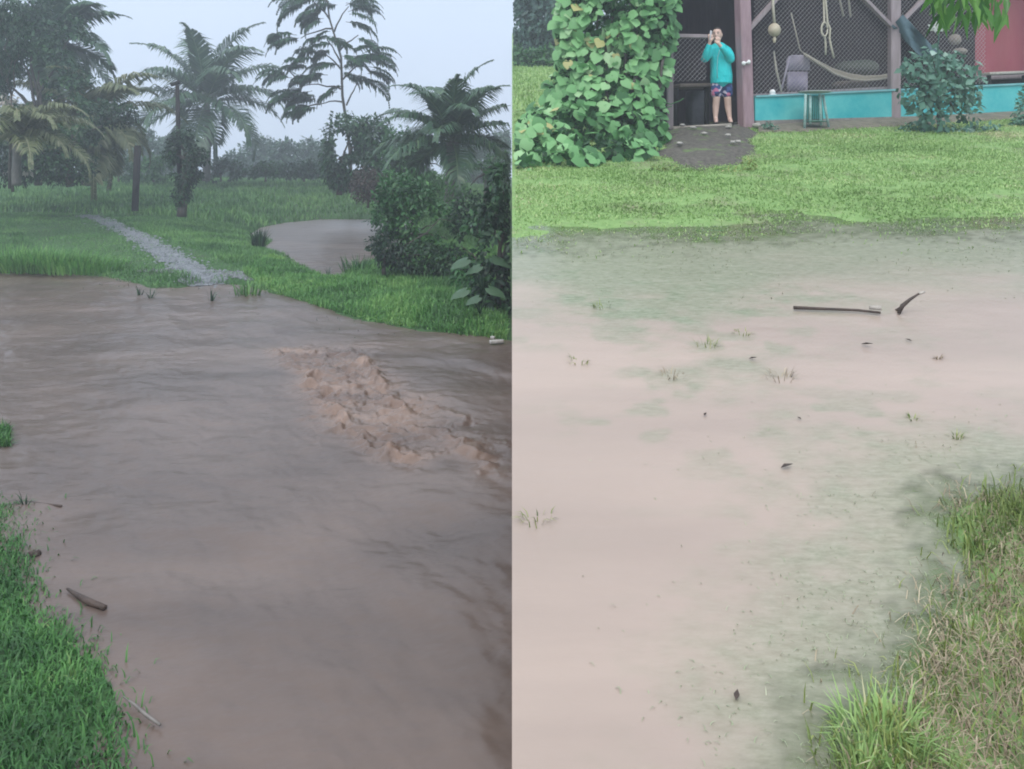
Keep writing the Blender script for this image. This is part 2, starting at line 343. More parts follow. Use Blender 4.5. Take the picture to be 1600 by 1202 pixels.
# ------------------------------------------------------------------ right hillside
EDGE = [PR(*p) for p in [(1610, 330), (1500, 334), (1400, 338), (1250, 336), (1150, 345), (1050, 352), (930, 350), (800, 352)]]
LAWN = EDGE + [(-2, 7.6), (-2, 200), (200, 200), (200, 8)]
RB = [PR(*p) for p in [(1640, 778), (1580, 784), (1530, 792), (1505, 815), (1520, 850), (1545, 892), (1530, 935), (1500, 985), (1470, 1040), (1440, 1085), (1400, 1118), (1370, 1160), (1365, 1240)]] + [(1.0, .4), (1, -1), (9, -1), (9, 3.4)]
HOUSE = [(2.5, 13.05), (3.71, 13.42), (12.0, 16.2), (10.2, 21.5), (2.6, 18.6)]
def hR(x, y):
    d1 = pdist(x, y, LAWN)+1.1*(fbm(x*1.1, y*2.2, 71, 5)-.5); d2 = pdist(x, y, RB)
    g1 = np.where(d1 > 0, np.minimum(d1*.03, .05), np.maximum(d1*.032, -.2))
    g2 = np.where(d2 > 0, np.minimum(d2*.12, .04), np.maximum(d2*.11, -.2))
    g = np.maximum(g1, g2); hs = pdist(x, y, HOUSE)
    return g-sst(.0, .12, hs)*(.25+.21*np.maximum(y-13.2, 0))
X, Y, Fc = fan(240, 420, 0, .95, .35, 60)
nzz = .02*(fbm(X*2.2, Y*2.2, 81)-.5)
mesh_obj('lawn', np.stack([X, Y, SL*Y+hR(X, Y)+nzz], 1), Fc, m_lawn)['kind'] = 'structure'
X, Y, Fc = fan(300, 420, 0, .8, .6, 10.5)
dep = -hR(X, Y)-.6*nzz[0]
rag = (fbm(X*2.3, Y*2.3, 90, 5)-.5)*.10+(fbm(X*.8, Y*.8, 94, 3)-.5)*.07
patch = .055*sst(.5, .68, fbm(X*1.1+3, Y*2.0, 92, 3))*np.exp(-((X-.9)/1.0)**2)*np.exp(-((Y-5.2)/1.1)**2)
rag = rag*.7+(fbm(X*9, Y*14, 96, 4)-.5)*.05
fleck = .38*sst(2.6, 4.2, Y)*sst(3.4, 1.2, X)*sst(.52, .68, fbm(X*4.5, Y*7, 98, 4))*sst(.42, .58, fbm(X*.9, Y*1.4, 99, 2))
shal = np.clip(.85*(1-sst(.0, .085, dep+rag*np.clip(dep/.05, .15, 1)-patch))+fleck*1.3, 0, 1)
dF = -pdist(X, Y, LAWN)-.5+1.5*(fbm(X*1.4, Y*2.4, 88, 5)-.5)
shal = np.maximum(shal, .9*(1-sst(.7, 2.1, dF)))
murk = sst(-.008, .03, dep+.03*(fbm(X*12, Y*14, 97, 3)-.5))
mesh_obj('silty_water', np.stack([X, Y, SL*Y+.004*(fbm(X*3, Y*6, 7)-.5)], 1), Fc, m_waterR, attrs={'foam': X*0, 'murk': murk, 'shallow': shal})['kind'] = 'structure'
# cut earth face where the hillside meets the low ground
yy = np.geomspace(.35, 60, 80)
V = []; Fq = []
for i, y in enumerate(yy):
    for j in range(6):
        t = j/5; top = SL*y+float(hR(np.array([0.]), np.array([y]))[0])-.01
        V.append((.03+.5*(1-t)*.06*y**.5*0+.02*math.sin(i*1.7+j)*(t < 1), y, -.5+(top+.5)*t))
for i in range(len(yy)-1):
    for j in range(5): Fq.append((i*6+j, (i+1)*6+j, (i+1)*6+j+1, i*6+j+1))
tag(mesh_obj('earth_bank', V, Fq, solid('earth', (.08, .055, .04), (.16, .11, .08), 4, .95, .8)), kind='structure')

# ------------------------------------------------------------------ grass and leaves
def blades(P, L, W, lean, r, head=None, bend=.5, up=None):
    n = len(P); az = r.uniform(0, 2*np.pi, n) if head is None else head
    dirv = np.stack([np.cos(az), np.sin(az), np.zeros(n)], 1); side = np.stack([-np.sin(az), np.cos(az), np.zeros(n)], 1)
    L = L*np.ones(n); W = W*np.ones(n); lean = lean*np.ones(n)
    upv = np.array([0, 0, 1.])
    mid = P+L[:, None]*.55*(upv*np.cos(lean*.6)[:, None]+dirv*np.sin(lean*.6)[:, None])
    l2 = lean*(1+bend)
    tip = mid+L[:, None]*.5*(upv*np.cos(l2)[:, None]+dirv*np.sin(l2)[:, None])
    w = W[:, None]/2
    V = np.stack([P-side*w, P+side*w, mid+side*w*.85, mid-side*w*.85, tip], 1).reshape(-1, 3)
    b = np.arange(n)[:, None]*5
    Fc = np.concatenate([b+np.array([0, 1, 2]), b+np.array([0, 2, 3]), b+np.array([3, 2, 4])], 0)
    return V, Fc, 5
def cat(parts):
    V = []; Fs = []; A = []; n = 0
    for v, f, a in parts: V.append(v); Fs.append(f+n); A.append(a); n += len(v)
    return np.concatenate(V), np.concatenate(Fs), np.concatenate(A)
def scatter(n, x0, x1, y0, y1, r): return r.uniform(x0, x1, n), r.uniform(y0, y1, n)
def rnd_rep(r, n, k, clump=None):
    a = np.clip(r.normal(.5, .25, n), 0, 1) if clump is None else np.clip(clump+r.normal(0, .14, n), 0, 1)
    return np.repeat(a, k)
def stuff(name, label, cat_, V, Fc, A, mat):
    o = mesh_obj(name, V, Fc, mat, attrs={'rnd': A}); tag(o, label, cat_, kind='stuff'); return o

r = np.random.default_rng(3)
# near bank, lower left
x, y = scatter(75000, -4.2, -.8, 1.6, 5.2, r)
d = pdist(x, y, NEAR)+.05*(fbm(x*6, y*6, 8)-.5); k = (r.random(len(x)) < np.exp(np.minimum(d+.03, 0)*28)) & (x/y > -.68); x, y = x[k], y[k]
P = np.stack([x, y, np.maximum(hL(x, y), -.005)-.005], 1); n = len(P); cl = .15+.75*fbm(x*5, y*5, 9, 3)
V, Fc, kk = blades(P, r.uniform(.035, .085, n)*(.7+.6*fbm(x*3, y*3, 2)), r.uniform(.004, .009, n), r.uniform(.3, 1.5, n), r, bend=.9)
p1 = (V, Fc, rnd_rep(r, n, kk, cl))
x, y = scatter(5000, -4.2, -.8, 1.6, 5.2, r)       # drowned fringe
d = pdist(x, y, NEAR); k = (d < 0) & (d > -.22) & (r.random(len(x)) < np.exp(d*14)) & (x/y > -.68); x, y = x[k], y[k]; n = len(x)
P = np.stack([x, y, x*0-.01], 1); V, Fc, kk = blades(P, r.uniform(.02, .06, n), .005, r.uniform(.8, 1.5, n), r)
p2 = (V, Fc, rnd_rep(r, n, kk, .45))
x = r.uniform(-3.9, -3.76, 900)*1.0; y = r.uniform(5.9, 6.35, 900); x = (-800+r.uniform(-20, 15, 900))/F*y
P = np.stack([x, y, x*0-.01], 1); V, Fc, kk = blades(P, r.uniform(.05, .12, 900), .008, r.uniform(.2, 1.2, 900), r)
p3 = (V, Fc, rnd_rep(r, 900, kk))
stuff('bank_grass', 'short dark green curly grass on the near bank in the lower left corner', 'grass', *cat([p1, p2, p3]), g_grassL)
# far bank
def field(n, x0, x1, y0, y1, cond, Lf, W, ln, mat, name, label, hs=3, mn=.06, cull=True):
    x, y = scatter(n, x0, x1, y0, y1, r)
    if cull: k = (x/y > -.66) & (x < -.06); x, y = x[k], y[k]
    k = cond(x, y); x, y = x[k], y[k]; n = len(x); P = np.stack([x, y, np.maximum(hL(x, y), -.01)-.01], 1)
    V, Fc, kk = blades(P, Lf(x, y)*r.uniform(.6, 1.2, n), W*r.uniform(.7, 1.3, n), r.uniform(*ln, n), r)
    k = V[:, 0] < -.01
    return stuff(name, label, 'grass', V, Fc[k[Fc].all(1)], rnd_rep(r, n, kk, np.clip(.5+1.3*(fbm(x*1.2, y*1.2, 4)-.5), 0, 1)+r.normal(0, .15, n)), mat)
trd = np.array(tr)
TRK = [G(60, 395), G(200, 420), G(410, 442), G(330, 400), G(230, 365), G(150, 330), G(20, 350)]
dens = lambda x, y: (np.minimum(pdist(x, y, BANK), -pdist(x, y, POOL)) > -.04) & (pdist(x, y, [tuple(q) for q in tr], False)+.5*(fbm(x*2.5, y*2.5, 18)-.5) > .07)
field(230000, -18, 0, 9, 27, lambda x, y: dens(x, y) & (r.random(len(x)) < np.where(pdist(x, y, TRK) > 0, .5, 1)), lambda x, y: (.05+.16*fbm(x*.9, y*.9, 5)**1.5)*np.where(pdist(x, y, TRK) > 0, .55, 1), .011, (.15, 1.1), g_grassF, 'meadow_grass', 'green grass of the far bank around the wet gravel track')
field(110000, -40, 0, 27, 62, lambda x, y: dens(x, y), lambda x, y: .12+.25*fbm(x*.3, y*.3, 6), .035, (.1, .8), g_grassF, 'tall_meadow_grass', 'tall hazy green grass behind the wooden post and pool')
field(30000, -11, 0, 9, 18, lambda x, y: (lambda d: (d < .1) & (d > -1.2) & (r.random(len(x)) < .5*np.exp(np.minimum(d, 0)*3.5)*sst(.45, .62, fbm(x*2, y*3, 23, 3))))(pdist(x, y, BANK)), lambda x, y: .06+0*x, .010, (.3, 1.4), g_deep, 'drowned_weeds', 'sparse drowned weeds in the flood along the far shore')
SB = [P0(*p) for p in [(430, 402), (470, 425), (530, 440), (600, 420), (800, 400), (801, 532), (740, 526), (660, 514), (580, 502), (500, 480), (440, 462), (380, 436)]]
field(120000, -5.5, 0, 9, 18, lambda x, y: (pdist(x, y, SB) > 0), lambda x, y: .05+.15*fbm(x*2.5, y*2.5, 15)**1.3, .014, (.2, 1.3), g_bank, 'creeping_grass', 'bright green creeping grass on the strip between flood water and pool')

# leaf clouds
LQ_V = np.array([[0, 0, 0], [.42, .5, .06], [1, 0, -.08], [.42, -.5, .06], [.45, 0, -.05]])
LQ_F = np.array([[0, 4, 2, 1], [0, 3, 2, 4]])
ang = [(0, .0, .0), (-.16, .26, 0), (.02, .50, -.05), (.32, .56, -.06), (.68, .36, -.04), (1.0, .0, -.14), (.68, -.36, -.04), (.32, -.56, -.06), (.02, -.50, -.05), (-.16, -.26, 0), (.3, 0, .04)]
LV_V = np.array(ang); LV_F = np.array([[10, i, (i+1) % 10] for i in range(10)])
def leaves(C, tip, nor, L, W, tmpl=(LQ_V, LQ_F)):
    T = nrm(tip); S = nrm(np.cross(nor, T)); N = np.cross(T, S); tv, tf = tmpl
    n = len(C); L = (L*np.ones(n))[:, None, None]; W = (W*np.ones(n))[:, None, None]
    V = C[:, None, :]+L*tv[None, :, 0:1]*T[:, None, :]+W*tv[None, :, 1:2]*S[:, None, :]+L*tv[None, :, 2:3]*N[:, None, :]
    Fc = (np.arange(n)[:, None, None]*len(tv)+tf[None]).reshape(-1, tf.shape[1])
    return V, Fc
def clipx(V, Fc, A, side):
    n, k, _ = V.shape; ok = (V[:, :, 0] < -.015).all(1) if side < 0 else (V[:, :, 0] > .015).all(1)
    V2 = V[ok]; m = len(Fc)//n; Fc = (np.arange(len(V2))[:, None, None]*k+Fc[:m][None]).reshape(-1, Fc.shape[1])
    return V2.reshape(-1, 3), Fc, A[ok]
def cloud(blobs, Y, size, per, r, side=-1, droop=.5, aspect=.5, shell=.45, depth=.8, gap=.35, tmpl=(LQ_V, LQ_F), face=0.):
    Cs = []; Os = []
    for b in blobs:
        px, py, rx, ry = b[:4]; Yb = Y+(b[4] if len(b) > 4 else 0)
        c = D(px, py, Yb); R3 = np.array([rx, (rx+ry)/2*depth, ry])*Yb/F
        area = 4*np.pi*((R3[0]*R3[1]*R3[2])**(2/3)); n = int(per*(2.8 if size < .3 or side < 0 else 1.8)*area/(size*size))
        d = nrm(r.normal(size=(n, 3))); rad = shell+(1-shell)*r.random(n)
        lump = 1+.30*(vn(d[:, 0]*2.5+px, d[:, 2]*2.5+py, 3)-.5)+.22*(vn(d[:, 1]*5+px, d[:, 2]*5, 4)-.5)
        p = c+d*R3*(rad*lump)[:, None]
        gp = fbm(p[:, 0]/size*.22+p[:, 1]*.5, p[:, 2]/size*.22, 9, 2)
        k = gp > gap; Cs.append(p[k]); Os.append(d[k])
    C = np.concatenate(Cs); O = np.concatenate(Os); n = len(C)
    tip = O*.7+r.normal(size=(n, 3))*.6+np.array([0, 0, -droop]); nor = O+r.normal(size=(n, 3))*.5+np.array([0, -face, .5])
    L = size*r.uniform(.5, 1.35, n)
    V, Fc = leaves(C, tip, nor, L, L*aspect, tmpl)
    A = np.clip(.30+.45*(fbm(C[:, 0]/size*.12, C[:, 2]/size*.12, 31, 2)-.5)*2+r.normal(.15, .22, n), 0, 1)
    V, Fc, A = clipx(V, Fc, A, side); return V, Fc, np.repeat(A, len(tmpl[0])), C
def limb(a, b, r0, r1, r, n=7, w=.08):
    a, b = np.array(a, float), np.array(b, float); t = np.linspace(0, 1, n)[:, None]
    L = np.linalg.norm(b-a); p = a+(b-a)*t; p[:, 2] += (np.sin(t[:, 0]*np.pi)*L*.08)
    p[1:-1] += r.normal(size=(n-2, 3))*L*w*.35
    return p, np.linspace(r0, r1, n)
def tree(name, label, catg, trunkpx, Y, blobs, size, mat, per=1.1, side=-1, tr=.12, bmat=bark, group=None, crown='crown', seed=1, root=None, **kw):
    r = np.random.default_rng(seed)
    base = D(trunkpx[0][0], trunkpx[0][1], Y) if root is None else np.array(root)
    t = thing(name, label, catg, base, group)
    V, Fc, A, C = cloud(blobs, Y, size, per, r, side, **kw)
    mesh_obj(crown, V, Fc, mat, t, attrs={'rnd': A})
    m = MB(); pts = [base]+[D(a, b, Y) for a, b in trunkpx[1:]]
    pp = []; 
    for i in range(len(pts)-1):
        for s in np.linspace(0, 1, 5)[:-1]: pp.append(pts[i]*(1-s)+pts[i+1]*s)
    pp.append(pts[-1]); pp = np.array(pp); pp[1:-1, :2] += r.normal(size=(len(pp)-2, 2))*tr*.12
    m.tube(pp, np.linspace(tr, tr*.45, len(pp)), 9)
    for b in blobs:
        c = D(b[0], b[1], Y+(b[4] if len(b) > 4 else 0)); top = pts[-1]
        if side*c[0] <= 0 or np.linalg.norm(c-top) < .05: continue
        p, q = limb(top, c, tr*.45, tr*.12, r); m.tube(p, q, 6)
    m.out('trunk', bmat, t); return t

# palms
def frond(base, az, el, L, r, nl=60, ll=.62, droop=1.0, wid=.045, side=-1, hang=.5, limit=True):
    """one pinnate leaf: curved midrib with leaflets down both sides; returns leaflet arrays and the midrib"""
    n = 16; p = np.array(base, float); pts = [p]; e = el; da = r.uniform(-.15, .15)
    for i in range(n):
        e -= droop*(1.15*(i+1)/n)/n*2.2; az2 = az+da*i/n
        p = p+L/n*np.array([np.cos(e)*np.cos(az2), np.cos(e)*np.sin(az2), np.sin(e)]); pts.append(p)
    pts = np.array(pts); s = np.linspace(.12, .995, nl)*(n); i0 = np.minimum(s.astype(int), n-1); f = (s-i0)[:, None]
    C = pts[i0]*(1-f)+pts[i0+1]*f; T = nrm(pts[i0+1]-pts[i0]); u = s/n
    S = nrm(np.cross(T, np.array([0, 0, 1.]))+1e-6); U = nrm(np.cross(S, T))
    Vs = []
    for sg in (-1, 1):
        ln = ll*(np.sin(np.clip(u*1.08+.12, 0, 1)**.8*np.pi)**.5*.85+.15)*r.uniform(.85, 1.1, nl)
        d1 = nrm(S*sg*.85+T*(.45+.4*u[:, None])+U*.25+r.normal(size=(nl, 3))*.07)
        d2 = nrm(d1+np.array([0, 0, -1.])*(hang+.3+.5*r.random((nl, 1))))
        m = C+d1*ln[:, None]*.5; tp = m+d2*ln[:, None]*.55; w = nrm(np.cross(d1, U)+T*.4)*wid/2
        Vs.append(np.stack([C-w*.6, C+w*.6, m+w, m-w, tp, tp], 1))
    V = np.concatenate(Vs)
    ok = (V[:, :, 0] < -.015).all(1) if side < 0 else (V[:, :, 0] > .015).all(1)
    V = V[ok]; k = len(V); b = np.arange(k)[:, None]*6
    Fc = np.concatenate([b+np.array([0, 1, 2]), b+np.array([0, 2, 3]), b+np.array([3, 2, 4])]) if k else np.zeros((0, 3), int)
    good = pts[:, 0]*side > .02
    if good.all(): rp_ = pts
    else: rp_ = pts[:max(2, int(np.argmin(good)))]
    return V.reshape(-1, 3), Fc, rp_
def palm(name, label, crownpx, basepx, Y, fronds, seed, trunk_r=.16, L0=3.0, mat=g_palm, ll=.62, wid=.045, side=-1, group='coconut palms', extra=None):
    r = np.random.default_rng(seed); c = D(*crownpx, Y); b = D(*basepx, Y)
    t = thing(name, label, 'palm tree', b, group)
    m = MB(); tt = np.linspace(0, 1, 14)[:, None]; p = b+(c-b)*tt+np.array([0, 0, 0])*tt; p[:, 0] += .12*np.sin(tt[:, 0]*2.6)*(c[2]-b[2])*.15
    m.tube(p, trunk_r*(1.25-.35*tt[:, 0]+.05*(np.arange(14) % 2)), 10); m.out('trunk', palebark, t)
    for az, el, Lf, dr in fronds:
        V, Fc, rb = frond(c, R(az), R(el), L0*Lf, r, ll=ll, droop=dr, wid=wid, side=side)
        q = MB(); q.tube(rb, np.linspace(.035, .008, len(rb)), 5); n0 = q.n
        Vr = np.concatenate(q.v); Fr = [tuple(f) for f in q.f]
        tri = []
        for f in Fr:
            for i in range(1, len(f)-1): tri.append((f[0], f[i], f[i+1]))
        Vt = np.concatenate([V, Vr]); Ft = np.concatenate([Fc, np.array(tri)+len(V)])
        A = np.concatenate([np.repeat(np.clip(r.normal(.45, .2, len(V)//6), 0, 1), 6), np.full(len(Vr), .9)])
        fm = mat
        if extra and r.random() < extra: fm = g_palmy
        mesh_obj('frond', Vt, Ft, fm, t, attrs={'rnd': A})
    return t
def spread(n, seed, els=(80, -25), jit=12):
    r = np.random.default_rng(seed); o = []
    for i in range(n):
        el = els[0]+(els[1]-els[0])*i/(n-1); o.append((i*137.5+r.uniform(-jit, jit), el+r.uniform(-6, 6), r.uniform(.85, 1.1), r.uniform(.8, 1.15)))
    return o
palm('coconut_palm', 'hazy coconut palm with a full round crown behind the thin leaning pole', (322, 160), (322, 283), 42, spread(24, 2), 5, L0=5.0, ll=1.5, wid=.10)
palm('coconut_palm', 'dark coconut palm with upswept fronds at the hillside edge above the leafy shrubs', (706, 222), (706, 322), 23, spread(24, 7, (84, -12)), 6, trunk_r=.19, L0=2.6, ll=.85, wid=.055)
palm('coconut_palm', 'tall coconut palm rising out of the dense trees at the far left', (85, 70), (95, 285), 31, spread(24, 11, (80, -30)), 7, L0=3.2, ll=1.0, wid=.11)
palm('coconut_palm', 'low coconut palm with yellowing fronds drooping to the grass beside the wooden post', (140, 185), (135, 290), 29, spread(20, 14, (60, -30))+[(-30, 0, .75, 1.5), (-55, 5, .9, 1.5), (-75, -10, .85, 1.4), (200, 5, 1.1, 1.3), (-95, -5, .9, 1.4), (230, 0, 1., 1.5)], 8, L0=3.2, ll=1.1, wid=.08, extra=.75)

palm('coconut_palm', 'small pale yellow olive palm with fronds sweeping down to the grass at the far left', (25, 225), (25, 290), 21.5,
     [(a, e_, 1.0+.1*math.sin(a), 1.25) for a, e_ in [(-10, 55), (-35, 45), (15, 40), (-60, 50), (-20, 25), (170, 45), (200, 30), (-80, 30), (60, 50), (120, 45), (-5, 12), (-50, 18)]], 9, L0=2.3, ll=.75, wid=.045, trunk_r=.10, mat=g_palmy)
# tall sparse tree with long hanging leaflets
def feather_tree():
    r = np.random.default_rng(12); Y = 37
    t = thing('feather_leaved_tree', 'tall sparse tree with long feathery leaves hanging in tiers against the sky', 'tree', D(545, 283, Y))
    m = MB(); tp = [D(548, 285, Y), D(547, 235, Y), D(541, 190, Y), D(535, 150, Y), D(533, 90, Y), D(515, 30, Y), D(505, -40, Y)]
    m.tube(tp, [.09, .08, .07, .06, .05, .04, .03], 8)
    twigs = [((537, 160), (500, 163)), ((535, 140), (470, 135)), ((535, 125), (580, 90)), ((534, 110), (500, 80)), ((520, 45), (470, 60)), ((515, 30), (480, -5)), ((522, 50), (545, 10)), ((530, 80), (560, 55)),
             ((500, 163), (465, 175)), ((470, 135), (450, 110)), ((541, 165), (560, 130)), ((505, 0), (540, -20)), ((533, 100), (510, 60))]
    FV = []; FF = []; AA = []; n = 0
    leafs = [(500, 162, 180, 60), (470, 175, 195, 30), (470, 140, 190, 60), (455, 115, 180, 55), (450, 110, 200, 45), (480, 100, 170, 50), (500, 85, 185, 60), (470, 60, 180, 75), (545, 15, 20, 60),
             (480, -5, 175, 70), (480, 5, 220, 60), (500, 30, 250, 50), (545, 30, 290, 60), (560, 55, 300, 55), (540, -20, 0, 65), (545, 0, 320, 60), (560, 90, 20, 70), (580, 90, 5, 60), (575, 110, 340, 60), (560, 120, 330, 65),
             (535, 120, 300, 50), (530, 140, 230, 45), (520, 75, 200, 50), (525, 100, 210, 60), (505, 120, 190, 60), (490, 150, 200, 70), (510, 55, 240, 50), (515, 65, 280, 45), (500, -10, 100, 60), (535, 85, 330, 55), (490, 130, 170, 60),
             (460, 150, 200, 50), (480, 170, 210, 50), (540, 105, 60, 50), (565, 100, 45, 50), (495, 20, 200, 60), (520, 10, 160, 60), (440, 62, 180, 30)]
    for (px, py, a, L) in leafs:
        for rep in range(3):
            b = D(px+r.uniform(-8, 8), py+r.uniform(-8, 8), Y+r.uniform(-1, 1)); aa = R(a); el = R(25*math.sin(R(a))+r.uniform(-5, 25))
            az = math.pi if math.cos(aa) < 0 else 0; az += r.uniform(-.7, .7)
            V, Fc, rb = frond(b, az, el, L*Y/F*r.uniform(.75, 1.1), r, nl=18, ll=.54, droop=1.0, wid=.12, hang=1.5)
            FV.append(V); FF.append(Fc+n); n += len(V); AA.append(np.repeat(np.clip(r.normal(.35, .2, len(V)//6), 0, 1), 6))
            m.tube(rb, .012, 4)
    for a, b in twigs: p, q = limb(D(*a, Y), D(*b, Y), .045, .02, r, 6, .04); m.tube(p, q, 5)
    m.out('trunk', bark, t)
    mesh_obj('crown', np.concatenate(FV), np.concatenate(FF), g_dark, t, attrs={'rnd': np.concatenate(AA)})
feather_tree()

tree('broadleaf_tree', 'dense broadleaf tree filling the far left edge of the flooded garden', 'tree', [(60, 290), (60, 180)], 27,
     [(20, 60, 60, 60), (60, 110, 70, 60), (100, 150, 55, 45), (20, 190, 60, 60), (110, 60, 35, 40), (-20, 120, 70, 80), (150, 215, 40, 30), (30, 10, 50, 40), (5, 130, 50, 50)], .14, g_dark, 1.5, seed=21, gap=.40)
tree('broadleaf_tree', 'low bushy tree in front of the palms at the far left, trunk among the grass', 'tree', [(110, 292), (105, 240)], 25,
     [(60, 235, 66, 44), (120, 195, 45, 35), (180, 178, 40, 20), (20, 255, 60, 34), (100, 262, 55, 28)], .13, g_deep, 1.5, seed=22, gap=.40)
tree('pale_leaved_shrub', 'shrub with pale pinkish drooping leaves at the far left edge', 'shrub', [(20, 300), (20, 240)], 22,
     [(12, 160, 22, 16), (42, 180, 22, 14), (8, 205, 22, 16), (30, 268, 24, 8)], .12, g_pale, .55, tr=.04, seed=27, gap=.45, droop=1.2)
tree('hanging_creeper', 'dark hanging creeper in the upper left corner', 'creeper', [(15, 295), (18, 150)], 21,
     [(8, 20, 24, 40), (30, 60, 22, 50), (5, 100, 22, 50), (-15, 60, 30, 60)], .10, g_deep, 1.0, tr=.04, seed=28, gap=.42, droop=1.5, aspect=.3)
tree('mango_tree', 'dark rounded mango tree behind the brown pool', 'tree', [(530, 305), (535, 250)], 30,
     [(545, 220, 42, 46), (582, 212, 36, 38), (525, 250, 26, 42), (570, 258, 42, 38), (535, 280, 28, 20)], .17, g_dark, 2.2, seed=23, droop=.9, gap=.30)
tree('garden_tree', 'soft green tree between the mango tree and the dark palm', 'tree', [(640, 310), (640, 250)], 29,
     [(625, 232, 36, 36), (655, 245, 38, 44), (690, 262, 38, 36), (610, 265, 30, 34), (650, 285, 50, 24)], .15, g_mid, 1.6, seed=24, gap=.33)
tree('garden_tree', 'pale green tree filling the gap right of the dark palm', 'tree', [(760, 320), (760, 270)], 27,
     [(745, 262, 30, 30), (775, 245, 30, 34), (735, 290, 40, 26), (775, 285, 34, 34)], .15, g_mid, 1.3, seed=29, gap=.35)
tree('reddish_shrub', 'dull reddish shrub at the foot of the mango tree', 'shrub', [(575, 325), (575, 295)], 25, [(572, 290, 28, 28), (602, 296, 24, 26)], .09, g_red, 1.5, tr=.04, seed=25, gap=.38)
tree('reed_bed', 'tall reedy green plants between the reddish shrub and the dark palm', 'plant', [(640, 345), (640, 320)], 21, [(610, 300, 24, 34), (650, 295, 34, 34), (690, 310, 30, 30), (640, 330, 50, 24)], .16, g_mid, 1.3, tr=.03, seed=30, gap=.36, droop=-.9, aspect=.22, crown='foliage')
for i, (px, rx, ry, m_, lb) in enumerate([(185, 34, 20, g_dark, 'left of the bare wooden post'), (240, 28, 24, g_mid, 'between the bare post and the overgrown pole'), (345, 40, 17, g_dark, 'right of the overgrown pole'), (415, 34, 13, g_mid, 'below the gap beside the round palm crown'), (475, 38, 16, g_dark, 'just left of the mango tree')]):
    tree('meadow_shrub', 'rounded hazy shrub in the mid distance ' + lb, 'shrub', [(px, 284), (px, 274)], 43, [(px-rx*.45, 268, rx*.6, ry*.8), (px+rx*.4, 266, rx*.6, ry), (px, 262, rx*.5, ry*.9)], .20, m_, 1.5, tr=.07, seed=120+i, group='shrubs across the meadow', gap=.3)
far = [(-10, 245, 60, 40), (70, 250, 50, 32), (180, 245, 30, 34), (225, 235, 30, 40), (265, 240, 28, 36), (405, 245, 36, 38), (445, 245, 28, 32), (480, 240, 28, 26), (500, 248, 22, 22), (640, 240, 40, 34), (740, 245, 50, 40), (785, 238, 30, 40), (360, 258, 30, 24)]
words = ['at the far left edge', 'behind the low bushy tree', 'left of the wooden post', 'just right of the wooden post top', 'left of the thin leaning pole', 'beside the right side of the round palm crown', 'left of centre of the far gap', 'in the middle of the far gap', 'touching the mango tree', 'behind the soft green tree', 'behind the dark right palm', 'at the hillside edge', 'below the round palm crown']
for i, (px, py, rx, ry) in enumerate(far):
    tree('distant_tree', 'pale hazy distant tree ' + words[i], 'tree', [(px, 284), (px, py+10)], 62+5*(i % 3), [(px-rx*.4, py+4, rx*.6, ry*.8), (px+rx*.35, py, rx*.6, ry*.9), (px, py-ry*.35, rx*.5, ry*.6), (px, 272, rx*1.1, 14)], .34, g_far, 1.8, seed=40+i, group='distant trees beyond the meadow', gap=.3)

# overgrown pole, post
t = thing('wooden_pole', 'thin dark leaning pole with a short bracket on top, rising out of the climbing shrub', 'pole', D(283, 336, 24.5))
m = MB(); m.tube([D(283, 336, 24.5), D(279, 230, 24.5), D(277, 133, 24.5)], [.09, .075, .06], 8); m.out('shaft', oldwood, t)
MB().beam(D(267, 133, 24.5), D(281, 128, 24.5), .10, .10).out('bracket', oldwood, t)
tree('climbing_shrub', 'dark leafy shrub climbing the thin leaning pole, narrow at its foot', 'shrub', [(284, 338), (288, 300), (290, 250)], 24,
     [(283, 222, 20, 22), (300, 245, 26, 24), (272, 240, 18, 18), (290, 270, 22, 26), (286, 300, 15, 22), (308, 265, 14, 14), (285, 322, 10, 14)], .11, g_deep, 2.2, tr=.14, seed=31, gap=.25, droop=.7)
t = thing('wooden_post', 'bare square weathered wooden post standing in the grass, left of the shrub covered pole', 'post', D(211, 328, 27))
MB().beam(D(211, 330, 27), D(215, 229, 27), .17, .17).out('shaft', oldwood, t)
MB().beam(D(215, 229.5, 27), D(215.05, 227.5, 27), .15, .15).out('post_cap', oldwood, t)

# shrubs at the right end of the left bank
tree('leafy_shrub', 'tall leafy green shrub at the edge of the brown pool', 'shrub', [(640, 425), (640, 370)], 14.5,
     [(620, 300, 34, 36), (655, 310, 36, 30), (600, 345, 28, 34), (640, 350, 44, 40), (680, 350, 40, 38), (620, 390, 44, 30), (700, 375, 30, 26)], .10, g_mid, 1.2, tr=.05, seed=33, gap=.36)
tree('dark_understorey_shrub', 'deep green shrub in the shade below the leafy pool-side shrub', 'shrub', [(600, 430), (600, 400)], 14.2,
     [(600, 385, 30, 34), (650, 400, 50, 30), (700, 410, 50, 34), (730, 340, 30, 40)], .085, g_deep, 1.3, tr=.04, seed=34, gap=.34)
tree('dark_shrub', 'big dark shrub rising at the hillside edge above the flood', 'shrub', [(782, 505), (782, 420)], 11.2,
     [(785, 290, 28, 36), (775, 330, 34, 30), (790, 380, 44, 50), (775, 440, 40, 40), (795, 480, 44, 40)], .11, g_deep, 1.5, tr=.06, seed=35, gap=.28, aspect=.55)
tree('light_leaved_shrub', 'lighter green branch leaves in front of the big dark shrub', 'shrub', [(760, 500), (755, 420)], 11.6,
     [(745, 355, 26, 20), (720, 385, 34, 18), (735, 430, 34, 24)], .10, g_mid, 1.0, tr=.03, seed=36, gap=.42)
